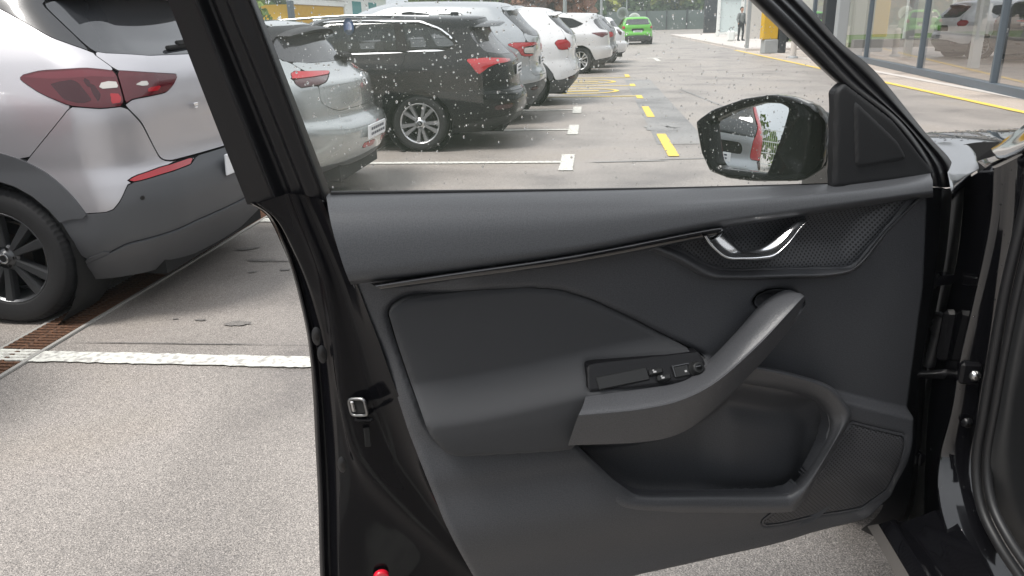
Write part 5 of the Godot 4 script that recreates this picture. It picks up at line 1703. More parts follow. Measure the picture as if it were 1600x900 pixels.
func drain() -> void:
	var o := thing("drain_channel", "rusty slotted drain channel running across the asphalt behind the silver car", "drain")
	var x0 := -2.745
	var x1 := -2.545
	var turn := Basis(Vector3.UP, 0.035)
	o.position = Vector3(0, 0, 0)
	var rail := boxes([[Vector3(x0 - 0.010, 0.006, -6.0), Vector3(0.020, 0.012, 20.0)], [Vector3(x1 + 0.010, 0.006, -6.0), Vector3(0.020, 0.012, 20.0)]], 0.002)
	put("rail", rail, M.concrete, o)
	put("channel", boxes([[Vector3((x0 + x1) * 0.5, 0.003, -6.0), Vector3(x1 - x0, 0.0035, 20.0)]]), M.gap, o)
	var slat := boxes([[Vector3.ZERO, Vector3(x1 - x0, 0.011, 0.019)]], 0.0015)
	var mid := boxes([[Vector3((x0 + x1) * 0.5, 0.0075, -6.0), Vector3(0.018, 0.011, 20.0)]], 0.001)
	put("centre_bar", mid, M.rust, o)
	var far := []
	for k in 590:
		var z := 3.9 - k * 0.033
		if z < -2.2 and z > -6.6:
			put("slat", slat, M.white_line if absf(z + 2.98) < 0.06 else M.rust, o, Vector3((x0 + x1) * 0.5, 0.0078, z))
		else:
			far.append([Vector3((x0 + x1) * 0.5, 0.0078, z), Vector3(x1 - x0, 0.011, 0.019)])
	var rest := put("slats_beyond", boxes(far), M.rust, o)
	rest.set_meta("kind", "stuff")


func showroom() -> void:
	var o := thing("showroom", "glazed showroom front with slim blue-grey frames and cars showing behind the panes", "building", Vector3(7.19, 0, -15.16), -0.089)
	var zs := [18.4, 13.8, 9.2, 4.6, 0.0, -4.43, -9.72, -15.0, -19.2]
	for k in zs.size():
		var w := 0.085 if k < zs.size() - 1 else 0.3
		put("mullion", box(Vector3(0.12, 4.2, w), 0.008), M.frame_blue, o, Vector3(0.0, 2.1, zs[k]))
		if k > 0:
			var z0: float = zs[k - 1] - 0.05
			var z1: float = zs[k] + 0.05
			var g := arrays_mesh(PackedVector3Array([Vector3(0, 0.15, z0), Vector3(0, 0.15, z1), Vector3(0, 4.1, z1), Vector3(0, 4.1, z0)]), PackedVector3Array([Vector3.LEFT, Vector3.LEFT, Vector3.LEFT, Vector3.LEFT]), PackedVector2Array([Vector2(0, 0), Vector2(1, 0), Vector2(1, 1), Vector2(0, 1)]), PackedInt32Array([0, 1, 2, 0, 2, 3]))
			put("pane", g, M.facade_glass, o, Vector3(0.02, 0, 0))
	put("bottom_rail", boxes([[Vector3(0, 0.08, -0.4), Vector3(0.16, 0.15, 37.6)]], 0.006), M.frame_blue, o)
	put("top_rail", boxes([[Vector3(0, 4.2, -0.4), Vector3(0.16, 0.25, 37.6)]], 0.006), M.frame_blue, o)
	put("roof", boxes([[Vector3(1.6, 4.5, -0.4), Vector3(3.8, 0.4, 38.4)]], 0.01), M.column_grey, o)
	for e in [-1.9, -6.6, -12.5]:
		put("column", boxes([[Vector3(1.9, 2.15, e), Vector3(0.22, 4.3, 0.22)]], 0.01), M.white_metal, o)
	# the canopy posts at the far corner
	for e in [[8.05, -27.6, 0.34, "column_grey"], [7.95, -28.6, 0.42, "column_dark"]]:
		var c := put("canopy_post", box(Vector3(e[2], 4.2, e[2]), 0.02), M[e[3]], self, Vector3(e[0], 2.1, e[1]))
		tag(c, "pale grey square post at the far end of the glazed front" if e[3] == "column_grey" else "dark square post at the far end of the glazed front", "post", "posts at the showroom corner")


func cars() -> void:
	var row := "cars parked nose-in along the row"
	var turn := PI / 2
	var near := car({"shell": "suv", "nt": 120, "na": 230, "regions": SUV_REGIONS, "gap": 0.0025, "ring": 0.135, "wheels": [[-0.9, 0.352, 0.405, 0.885], [-3.58, 0.352, 0.405, 0.885]], "rim": 0.232, "spokes": 5, "rim_mat": "rim_dark", "detail": 2, "plate": [0.70, 0.010, 0.06]},
		M.silver, "silver compact crossover with wide red tail light and dark wheels, nearest in the row", Vector3(-2.0, 0, -4.25), turn, row)
	near_extras(near)
	var hatch := car({"shell": "hatch", "nt": 80, "na": 150, "regions": HATCH_REGIONS, "gap": 0.003, "wheels": [[-0.72, 0.31, 0.35, 0.84], [-3.25, 0.31, 0.35, 0.84]], "rim": 0.2, "plate": [0.56, 0.004, 0.08, -0.10], "spoiler": [1.385, -0.50, 0.52, 0.20, 0.05, "dark_plastic"]},
		M.silver_hatch, "silver hatchback with black roof spoiler, between the crossover and the black estate", Vector3(-1.86, 0, -6.65), turn, row)
	hatch_extras(hatch)
	var est := car({"shell": "estate", "nt": 90, "na": 190, "regions": ESTATE_REGIONS, "gap": 0.003, "wheels": [[-1.16, 0.325, 0.375, 0.875], [-3.85, 0.325, 0.375, 0.875]], "rim": 0.226, "spokes": 5, "rim_mat": "rim_silver", "plate": [0.87, -0.085, 0.05], "spoiler": [1.405, -0.40, 0.56, 0.30, 0.04, ""]},
		M.estate_paint, "black estate car with chrome window surround and silver ten-spoke wheels", Vector3(-0.82, 0, -9.65), turn, row)
	estate_extras(est)
	car({"shell": "suv", "nt": 64, "na": 120, "regions": KAROQ_REGIONS, "gap": 0.004, "ring": 0.10, "wheels": [[-0.9, 0.345, 0.39, 0.88], [-3.55, 0.345, 0.39, 0.88]], "plate": [0.86, -0.06, 0.0], "spoiler": [1.605, -0.43, 0.56, 0.26, 0.05, ""]},
		M.silver_light, "silver crossover with dark lower bumper and angular red lights, just beyond the black estate", Vector3(-0.72, 0, -12.0), turn, row)
	car({"shell": "suv", "nt": 60, "na": 110, "regions": WHITE_REGIONS, "gap": 0.004, "ring": 0.10, "wheels": [[-0.9, 0.345, 0.39, 0.88], [-3.55, 0.345, 0.39, 0.88]], "plate": [0.66, 0.0, 0.0], "spoiler": [1.585, -0.43, 0.54, 0.24, 0.05, ""], "scale": Vector3(0.98, 0.97, 0.98)},
		M.white_paint, "white crossover with rounded red tail lights, beyond the silver crossover", Vector3(-0.26, 0, -14.55), turn, row)
	car({"shell": "estate", "nt": 56, "na": 100, "regions": FAR_REGIONS, "wheels": [[-0.95, 0.33, 0.38, 0.87], [-3.7, 0.33, 0.38, 0.87]], "plate": [0.62, 0.0, 0.0], "scale": Vector3(1, 1.07, 0.95)},
		M.pearl, "pale silver car with tapering roof and wide pointed tail lights, far in the row", Vector3(0.52, 0, -22.9), turn, row)
	car({"shell": "suv", "nt": 50, "na": 90, "regions": WHITE_REGIONS, "wheels": [[-0.9, 0.34, 0.39, 0.88], [-3.55, 0.34, 0.39, 0.88]], "plate": [0.66, 0.0, 0.0], "scale": Vector3(0.97, 0.93, 0.95)},
		M.grey_paint, "mid-grey car seen beyond the pale silver one, second from the end of the row", Vector3(0.72, 0, -25.4), turn, row)
	car({"shell": "hatch", "nt": 50, "na": 90, "regions": FAR_HATCH_REGIONS, "wheels": [[-0.72, 0.31, 0.35, 0.84], [-3.25, 0.31, 0.35, 0.84]], "plate": [0.56, 0.004, 0.08], "scale": Vector3(1, 1.02, 1)},
		M.white_paint, "small white car last in the row with round dark red lights", Vector3(1.15, 0, -28.0), turn, row)
	car({"shell": "suv", "nt": 50, "na": 90, "regions": WHITE_REGIONS, "wheels": [[-0.9, 0.34, 0.39, 0.88], [-3.55, 0.34, 0.39, 0.88]], "plate": [0.80, -0.05, 0.0], "scale": Vector3(0.98, 0.90, 0.95)},
		M.green_paint, "bright green car standing in the lane beyond the row", Vector3(2.45, 0, -46.5), 0.05, "")
	car({"shell": "hatch", "nt": 44, "na": 80, "regions": FAR_HATCH_REGIONS, "wheels": [[-0.72, 0.31, 0.35, 0.84], [-3.25, 0.31, 0.35, 0.84]], "plate": [0.56, 0.004, 0.08]},
		M.green_paint, "green car half hidden behind the yellow column by the pavement", Vector3(9.6, 0.10, -42.0), -0.9, "")
	car({"shell": "suv", "nt": 70, "na": 130, "regions": VAN_REGIONS, "gap": 0.006, "ring": 0.08, "wheels": [[-0.9, 0.33, 0.38, 0.88], [-3.55, 0.33, 0.38, 0.88]], "plate": [0.80, -0.045, 0.0], "scale": Vector3(1.0, 1.08, 1.0)},
		M.silver_light, "silver van with tall upright red lights, seen in the door mirror", Vector3(-2.72, 0, -1.72), turn, "")

	car({"shell": "suv", "nt": 60, "na": 110, "regions": WHITE_REGIONS, "gap": 0.004, "wheels": [[-0.9, 0.345, 0.39, 0.88], [-3.55, 0.345, 0.39, 0.88]], "plate": [0.66, 0.0, 0.0], "spoiler": [1.585, -0.43, 0.54, 0.24, 0.05, "piano"]},
		M.white_paint, "white crossover seen behind the glazed front, its rear to the left", Vector3(10.75, 0, -26.6), -PI / 2 + 0.05, "")
	car({"shell": "suv", "nt": 60, "na": 110, "regions": KAROQ_REGIONS, "gap": 0.004, "ring": 0.10, "wheels": [[-0.9, 0.345, 0.39, 0.88], [-3.55, 0.345, 0.39, 0.88]], "plate": [0.86, -0.06, 0.0]},
		M.dark_grey_paint, "dark grey car behind the glazed front, overlapping the white crossover", Vector3(11.3, 0, -23.9), -PI / 2 + 0.05, "")


const FAR_REGIONS := [
	["tail_light", "red_lens", "q", 0.006, [1.50, 1.0, 1.1, 1.01, 0.60, 1.0, 0.62, 0.95, 0.95, 0.93, 1.1, 0.88, 1.2, 0.90], "pair", 0.015],
	["rear_window", "grey_glass", "x", -0.003, [-0.2, 1.05, 0.55, 1.06, 0.68, 1.09, 0.60, 1.30, 0.52, 1.335, -0.2, 1.35], "", 0.02],
	["side_window", "dark_glass", "z", -0.003, [0.85, 1.22, 1.1, 1.13, 3.2, 1.09, 2.62, 1.40, 1.86, 1.43, 1.2, 1.36], "pair", 0.03],
	["lower_valance", "dark_plastic", "q", 0.0, [1.6, 0.28, 1.2, 0.36, 0.6, 0.40, -0.2, 0.40, -0.2, 0.1, 1.6, 0.1], "", 0.02],
	["windscreen", "dark_glass", "f", -0.003, [-0.2, 1.06, 0.72, 1.06, 0.56, 1.37, -0.2, 1.41], "", 0.05],
]
const FAR_HATCH_REGIONS := [
	["tail_light", "dark_red_lens", "q", 0.008, [1.15, 1.05, 0.95, 1.07, 0.86, 1.02, 0.9, 0.90, 1.0, 0.87, 1.12, 0.92], "pair", 0.06],
	["rear_window", "grey_glass", "x", -0.003, [-0.2, 1.125, 0.45, 1.130, 0.66, 1.155, 0.585, 1.28, 0.52, 1.33, -0.2, 1.345], "", 0.02],
	["side_window", "dark_glass", "z", -0.003, [0.92, 1.20, 1.1, 1.07, 2.75, 0.99, 2.25, 1.28, 1.8, 1.345, 1.05, 1.33], "pair", 0.03],
	["lower_valance", "cladding", "q", 0.0, [1.5, 0.30, 0.6, 0.36, -0.2, 0.40, -0.2, 0.1, 1.5, 0.1], "", 0.02],
	["windscreen", "dark_glass", "f", -0.003, [-0.2, 1.03, 0.70, 1.03, 0.55, 1.35, -0.2, 1.39], "", 0.05],
]
const VAN_REGIONS := [
	["tail_light", "bright_red_lens", "q", 0.008, [1.30, 1.56, 1.12, 1.56, 0.96, 1.25, 0.76, 1.05, 0.74, 0.80, 1.14, 0.78, 1.20, 1.05, 1.26, 1.25], "pair", 0.02],
	["reflector", "dark_red_lens", "q", 0.006, [1.13, 0.765, 0.96, 0.765, 0.98, 0.66, 1.12, 0.66], "pair", 0.02],
	["rear_window", "grey_glass", "x", 0.0, [-0.2, 1.10, 0.66, 1.10, 0.70, 1.20, 0.58, 1.54, -0.2, 1.57], "", 0.04],
	["plate_recess", "cladding", "x", -0.02, [-0.2, 0.86, 0.46, 0.86, 0.46, 0.95, 0.40, 1.0, -0.2, 1.0], "", 0.04],
	["rear_bumper", "cladding", "q", 0.004, [1.445, 0.55, 1.157, 0.55, 0.55, 0.58, -0.2, 0.58, -0.2, 0.1, 1.445, 0.1], "", 0.03],
	["side_window", "dark_glass", "z", -0.003, [0.95, 1.45, 1.05, 1.22, 2.9, 1.18, 2.45, 1.5, 1.9, 1.56, 1.1, 1.55], "pair", 0.05],
]


func near_extras(o: Node3D) -> void:
	var sensor := sheet_mesh(lathe([[0.0, 0.004], [0.010, 0.004], [0.012, 0.001]], 18, Vector3.BACK))
	for e in [[Vector3(-0.800, 0.640, -0.165), -0.7], [Vector3(-0.62, 0.560, -0.062), -0.3]]:
		var s := put("parking_sensor", sensor, M.dark_plastic, o, e[0])
		s.rotation.y = e[1]
	put("badge", boxes([[Vector3(-0.345, 1.035, -0.062), Vector3(0.045, 0.016, 0.006)], [Vector3(-0.345, 1.018, -0.062), Vector3(0.03, 0.008, 0.006)]], 0.002), M.chrome, o)
	var w := put("rear_wiper", boxes([[Vector3(-0.17, 0, 0), Vector3(0.36, 0.022, 0.02)], [Vector3(-0.15, 0.014, 0.008), Vector3(0.18, 0.03, 0.02)]], 0.006), M.gap, o, Vector3(0.02, 1.325, -0.185))
	w.rotation = Vector3(-0.5, 0, 0.03)
	put("spoiler", sheet_mesh(spoiler(1.60, -0.42, 0.60, 0.26, 0.045)), M.pillar, o)


func hatch_extras(o: Node3D) -> void:
	put("wiper_motor", box(Vector3(0.22, 0.07, 0.10), 0.02), M.gap, o, Vector3(0.22, 1.145, -0.33)).rotation.x = 0.3
	var ring := put("badge", sheet_mesh(loft_ring(0.042, 0.050, 0.007)), M.chrome, o, Vector3(-0.02, 0.975, -0.098))
	ring.rotation.x = -0.3
	put("badge_bar", boxes([[Vector3(0, 0, 0), Vector3(0.09, 0.012, 0.008)]], 0.003), M.chrome, ring)


func estate_extras(o: Node3D) -> void:
	for s in [-1, 1]:
		var rail := PackedVector3Array()
		for k in 9:
			var t := k / 8.0
			rail.append(Vector3(s * lerpf(0.53, 0.56, t), 1.475 + 0.035 * sin(PI * clampf(t * 1.0, 0.04, 0.96)), -1.05 - 1.75 * t))
		put("roof_rail", tube(rail, 0.014, 8, 30), M.satin_chrome, o)
		var h := put("door_handle", box(Vector3(0.026, 0.024, 0.18), 0.011), M.estate_paint, o, Vector3(s * 0.897, 0.930, -1.56))
		h.rotation.z = 0.0
		put("door_mirror", sheet_mesh(lathe([[0.0, -0.11], [0.05, -0.10], [0.085, -0.03], [0.08, 0.06], [0.0, 0.11]], 14)), M.estate_paint, o, Vector3(s * 1.0, 1.12, -3.05))
	put("window_tag", sheet_mesh(lathe([[0.0, 0.012], [0.045, 0.010], [0.055, 0.0]], 20, Vector3.RIGHT)), mat(lin(0.03, 0.06, 0.14), 0.3), o, Vector3(-0.70, 1.395, -1.95)).scale = Vector3(1, 1.7, 1.1)
	put("roof_aerial", boxes([[Vector3(0, 0.03, 0), Vector3(0.03, 0.06, 0.10)]], 0.012), M.estate_paint, o, Vector3(0, 1.47, -0.85))
	put("seats", boxes([[Vector3(-0.4, 0.95, -1.62), Vector3(0.5, 0.55, 0.14)], [Vector3(0.4, 0.95, -1.62), Vector3(0.5, 0.55, 0.14)], [Vector3(-0.4, 1.28, -1.60), Vector3(0.24, 0.16, 0.10)], [Vector3(0.4, 1.28, -1.60), Vector3(0.24, 0.16, 0.10)], [Vector3(-0.38, 0.98, -2.45), Vector3(0.46, 0.6, 0.14)], [Vector3(0.38, 0.98, -2.45), Vector3(0.46, 0.6, 0.14)], [Vector3(-0.38, 1.34, -2.42), Vector3(0.24, 0.16, 0.10)], [Vector3(0.38, 1.34, -2.42), Vector3(0.24, 0.16, 0.10)]], 0.03), M.seat, o)


func street_things() -> void:
	# boundary fence behind the row
	var f := thing("mesh_fence", "pale metal mesh fence with posts behind the parked row", "fence", Vector3(-9.0, 0, -8))
	for k in 13:
		put("post", box(Vector3(0.07, 1.7, 0.07), 0.006), M.white_metal, f, Vector3(0, 0.85, 16.0 - k * 2.55))
	var bars := []
	for k in 4:
		bars.append([Vector3(0, 0.25 + 0.45 * k, 0.7), Vector3(0.03, 0.035, 30.6)])
	put("cross_bar", boxes(bars), M.white_metal, f)
	var wires := []
	for k in 300:
		wires.append([Vector3(0, 0.82, 16.0 - k * 0.102), Vector3(0.012, 1.5, 0.014)])
	put("wires", boxes(wires), M.white_metal, f).set_meta("kind", "stuff")
	# yellow shed
	var sh := thing("yellow_shed", "yellow ribbed metal shed with white trim behind the black estate", "shed", Vector3(-9.6, 0, -27.8))
	var ribs := []
	for k in 46:
		ribs.append([Vector3(0.02, 1.05, -2.6 + k * 0.116), Vector3(0.05, 2.05, 0.058)])
	put("wall", boxes([[Vector3(-0.5, 1.05, 0), Vector3(1.0, 2.1, 5.3)]]), M.yellow_sheet, sh)
	put("ribs", boxes(ribs, 0.008), M.yellow_sheet, sh).set_meta("kind", "stuff")
	put("trim", boxes([[Vector3(0.03, 2.2, 0), Vector3(0.12, 0.2, 5.5)], [Vector3(0.03, 1.1, -2.75), Vector3(0.12, 2.2, 0.2)]], 0.01), M.white_metal, sh)
	put("corner_post", boxes([[Vector3(0.03, 1.1, 2.78), Vector3(0.14, 2.2, 0.26)]], 0.01), M.frame_blue, sh)
	put("roof", boxes([[Vector3(-0.5, 2.36, 0), Vector3(1.3, 0.1, 5.7)]], 0.01), M.white_metal, sh)
	var pv := thing("white_cabin", "white site cabin with a small blue-green window beyond the yellow shed", "cabin", Vector3(-9.8, 0, -34.6))
	put("wall", boxes([[Vector3(-1.0, 1.3, 0), Vector3(2.0, 2.6, 6.5)]], 0.02), M.white_metal, pv)
	for k in 2:
		put("window", box(Vector3(0.06, 0.9, 1.2), 0.01), mat(lin(0.10, 0.30, 0.32), 0.1), pv, Vector3(0.0, 1.9, 1.6 - k * 2.4))
	put("roof", boxes([[Vector3(-1.0, 2.68, 0), Vector3(2.3, 0.16, 6.8)]], 0.02), M.concrete, pv)
	# posts and sign at the end of the lane
	for e in [[-1.6, -44.0, 0.11, "thick grey lamp post beyond the pale silver car"], [0.35, -44.5, 0.07, "thin grey pole right of the thick lamp post"]]:
		var p := thing("pole", e[3], "pole", Vector3(e[0], 0, e[1]), 0, "poles at the end of the lane")
		put("shaft", sheet_mesh(lathe([[e[2] * 1.3, 0.0], [e[2] * 1.3, 0.25], [e[2], 0.3], [e[2] * 0.8, 6.0]], 14, Vector3.UP)), M.column_grey, p)
		put("foot", sheet_mesh(lathe([[0.0, 0.04], [e[2] * 2.0, 0.04], [e[2] * 2.0, 0.0]], 14, Vector3.UP)), M.column_grey, p)
	var sg := thing("road_sign", "round pale road sign seen from behind on a thin post at the lane end", "sign", Vector3(2.0, 0, -52.0))
	put("post", sheet_mesh(lathe([[0.035, 0.0], [0.035, 2.6]], 10, Vector3.UP)), M.column_grey, sg)
	put("disc", sheet_mesh(lathe([[0.0, 0.02], [0.36, 0.02], [0.37, 0.0], [0.36, -0.01], [0.0, -0.01]], 28, Vector3.BACK)), M.column_grey, sg, Vector3(-0.25, 1.75, 0.05))
	put("disc", sheet_mesh(lathe([[0.0, 0.02], [0.40, 0.02], [0.41, 0.0], [0.40, -0.01], [0.0, -0.01]], 28, Vector3.BACK)), M.white_metal, sg, Vector3(0.5, 1.35, 0.05))
	# green-grey screen fence at the far end of the lane
	var sc := thing("screen_fence", "long grey-green screen fence closing the far end of the lane", "fence", Vector3(4.0, 0, -104.0))
	put("panel", boxes([[Vector3(0, 1.15, 0), Vector3(26.0, 2.3, 0.06)]]), M.fence_green, sc)
	for k in 11:
		put("post", box(Vector3(0.12, 2.5, 0.12), 0.01), M.column_dark, sc, Vector3(-12.5 + k * 2.5, 1.25, 0.1))
	# concrete gate piers
	for e in [[11.2, -78.0, 1.9, "column_dark", "dark concrete pier left of the pale one at the lane end"], [12.9, -77.0, 0.7, "pale_concrete", "pale concrete pier between two dark ones at the lane end"], [14.9, -78.0, 2.6, "column_dark", "wide dark concrete pier right of the pale one"]]:
		var p := put("gate_pier", boxes([[Vector3(0, 3.2, 0), Vector3(e[2], 6.4, 0.8)]], 0.04), M[e[3]], self, Vector3(e[0], 0, e[1]))
		tag(p, e[4], "pier", "piers at the lane end")
	# white railing on the far pavement
	var r := thing("white_railing", "white tubular railing frame on the raised pavement behind the person", "railing", Vector3(10.2, 0.1, -58.0))
	for k in 3:
		put("upright", boxes([[Vector3(-1.6 + k * 1.6, 1.3, 0), Vector3(0.22, 2.6, 0.14)]], 0.02), M.white_metal, r)
	put("top_bar", boxes([[Vector3(0, 2.6, 0), Vector3(3.5, 0.18, 0.14)]], 0.02), M.white_metal, r)
	put("middle_bar", boxes([[Vector3(0, 0.2, 0), Vector3(3.5, 0.14, 0.12)]], 0.02), M.white_metal, r)
	put("infill", boxes([[Vector3(0, 1.4, -0.05), Vector3(3.3, 2.2, 0.03)]]), mat(lin(0.55, 0.62, 0.62), 0.5), r)
	var wl := put("white_wall", boxes([[Vector3(0, 2.0, 0), Vector3(14.0, 4.0, 0.3)]], 0.02), M.white_metal, self, Vector3(18.0, 0, -66.0))
	tag(wl, "long pale wall in the background behind the white railing", "wall")
	# yellow column
	var y := thing("yellow_column", "yellow advertising column on a dark grey foot at the pavement edge", "column", Vector3(6.75, 0, -32.3), 0.2)
	put("panel", box(Vector3(0.62, 1.75, 0.30), 0.03), M.yellow_sheet, y, Vector3(0, 1.40, 0))
	put("foot", box(Vector3(0.56, 0.52, 0.40), 0.03), M.column_grey, y, Vector3(0.05, 0.26, 0))
	put("side_pillar", box(Vector3(0.30, 1.9, 0.40), 0.03), M.column_dark, y, Vector3(0.50, 0.95, 0))
	var gp := put("grey_post", boxes([[Vector3(0, 1.2, 0), Vector3(0.14, 2.4, 0.14)]], 0.01), M.column_grey, self, Vector3(6.5, 0, -35.3))
	tag(gp, "slim grey post between the person and the yellow column", "post")
	var bl := thing("bollard", "short pale bollard right of the yellow column", "bollard", Vector3(6.75, 0, -28.2))
	put("shaft", sheet_mesh(lathe([[0.10, 0.0], [0.10, 0.8], [0.08, 0.9], [0.0, 0.93]], 16, Vector3.UP)), M.pale_concrete, bl)
	put("base", sheet_mesh(lathe([[0.16, 0.0], [0.16, 0.06], [0.10, 0.08]], 16, Vector3.UP)), M.column_grey, bl)
	# white marker posts on the verge
	for k in 4:
		var mp := put("marker_post", boxes([[Vector3(0, 0.8, 0), Vector3(0.12, 1.6, 0.12)]], 0.01), M.white_metal, self, Vector3(-4.0 + k * 1.1, 0.12, -38.0 - k * 3.0))
		tag(mp, "white marker post on the grass verge, %s from the kerb" % ["first", "second", "third", "fourth"][k], "post", "white posts on the verge")
	for k in 4:
		var fp := put("flag_post", boxes([[Vector3(0, 1.7, 0), Vector3(0.14, 3.4, 0.14)]], 0.01), M.white_metal, self, Vector3(13.6 + k * 1.9, 0.2, -37.2))
		tag(fp, "white post on the grass strip behind the glazed front, %s from the left" % ["first", "second", "third", "fourth"][k], "post", "white posts behind the glass")
	var bw := put("court_wall", boxes([[Vector3(0, 1.2, 0), Vector3(26.0, 2.4, 0.3)]], 0.02), M.pale_concrete, self, Vector3(22.0, 0, -50.0))
	tag(bw, "low pale wall closing the court behind the glazed front", "wall")


func leaves(spots: Array, n: int, size: float, m: Material, parent: Node) -> void:
	var q := QuadMesh.new()
	q.size = Vector2(1, 1)
	q.material = m
	var mm := MultiMesh.new()
	mm.transform_format = MultiMesh.TRANSFORM_3D
	mm.use_colors = true
	mm.mesh = q
	mm.instance_count = n
	m.vertex_color_use_as_albedo = true
	for k in n:
		var s: Array = spots[rng.randi_range(0, spots.size() - 1)]
		var d := Vector3(rng.randfn(), rng.randfn(), rng.randfn()).normalized() * pow(rng.randf(), 0.4)
		var at: Vector3 = s[0] + d * s[1]
		var b := Basis(Vector3(rng.randfn(), rng.randfn(), rng.randfn()).normalized(), rng.randf() * TAU).scaled(Vector3.ONE * size * rng.randf_range(0.6, 1.3))
		mm.set_instance_transform(k, Transform3D(b, at))
		var c: float = s[2] * rng.randf_range(0.7, 1.3)
		mm.set_instance_color(k, Color(c, c * rng.randf_range(0.92, 1.06), c * 0.95))
	var o := MultiMeshInstance3D.new()
	o.multimesh = mm
	o.name = "crown"
	o.set_meta("kind", "stuff")
	parent.add_child(o)


func tree(label: String, at: Vector3, h: float, r: float, m: Material, n: int, size: float) -> void:
	var t := thing("tree", label, "tree", at, 0, "trees behind the car park")
	var st := SurfaceTool.new()
	st.begin(Mesh.PRIMITIVE_TRIANGLES)
	var spots := []
	st.append_from(tube(PackedVector3Array([Vector3.ZERO, Vector3(0.1, h * 0.3, 0), Vector3(-0.05, h * 0.55, 0.1), Vector3(0, h * 0.8, 0)]), 0.16 + h * 0.008, 8, 12), 0, Transform3D())
	for k in 16:
		var a := k * 2.4
		var y := h * (0.28 + 0.62 * k / 15.0)
		var rr := r * (0.85 - 0.5 * absf(k / 15.0 - 0.35)) * rng.randf_range(0.5, 1.0)
		var tip := Vector3(cos(a) * rr, y, sin(a) * rr)
		st.append_from(tube(PackedVector3Array([Vector3(0, y * 0.75, 0), tip * Vector3(0.5, 0.95, 0.5), tip]), 0.045, 5, 6), 0, Transform3D())
		spots.append([tip, r * rng.randf_range(0.28, 0.5), rng.randf_range(0.75, 1.25)])
	put("trunk", st.commit(), M.bark, t)
	leaves(spots, n, size, m, t)


func greenery() -> void:
	var spec := [
		["dense green tree behind the thick lamp post", -12.0, -70.0, 9.0, 4.0, "leaf_green"], ["russet tree left of the lamp posts at the lane end", -4.5, -84.0, 9.0, 4.5, "leaf_rust"],
		["yellow-green tree right above the far white car", 0.5, -112.0, 9.5, 4.5, "leaf_yellow"], ["dark green tree above the green car", 5.0, -113.0, 10.0, 4.5, "leaf_dark"],
		["yellow-green tree right of the green car", 10.5, -112.0, 9.5, 4.5, "leaf_yellow"], ["green tree beside the dark concrete pier", 16.5, -112.0, 10.0, 4.6, "leaf_green"],
		["tall green tree beyond the white wall", 24.0, -92.0, 10.0, 4.6, "leaf_green"], ["russet tree between the cabin and the lamp posts", -9.5, -92.0, 9.0, 4.2, "leaf_rust"],
		["dark tree behind the white cabin", -20.0, -58.0, 9.0, 4.4, "leaf_dark"], ["broad green tree behind the yellow shed", -19.0, -38.0, 8.0, 4.2, "leaf_green"]]
	for e in spec:
		tree(e[0], Vector3(e[1], 0, e[2]), e[3], e[4], M[e[5]], 2600, 0.55)
	# hedge behind the mesh fence
	var spots := []
	for k in 90:
		spots.append([Vector3(-10.3 + rng.randf_range(-0.4, 0.4), rng.randf_range(0.4, 1.9), 14.0 - k * 0.42), 0.55, rng.randf_range(0.7, 1.25)])
	var hd := thing("hedge", "clipped green hedge growing behind the pale mesh fence", "hedge", Vector3.ZERO)
	var stems := []
	for k in 40:
		stems.append([Vector3(-10.3, 0.6, 13.5 - k * 0.92), Vector3(0.06, 1.2, 0.06)])
	put("stems", boxes(stems), M.bark, hd).set_meta("kind", "stuff")
	leaves(spots, 9000, 0.16, M.leaf_green, hd)
	# dense undergrowth below the far trees
	var low := []
	for k in 60:
		low.append([Vector3(-14.0 + k * 0.75, rng.randf_range(0.5, 3.2), -109.5 + rng.randf_range(-1.0, 1.0)), 1.3, rng.randf_range(0.6, 1.2)])
	for k in 24:
		low.append([Vector3(-16.0 + k * 0.7, rng.randf_range(0.5, 3.0), -88.0 + rng.randf_range(-1.0, 1.0)), 1.2, rng.randf_range(0.6, 1.2)])
	var sh := thing("shrubs", "bushes growing along the screen fence below the far trees", "bushes", Vector3.ZERO)
	sh.set_meta("kind", "stuff")
	leaves(low, 9000, 0.5, M.leaf_dark, sh)


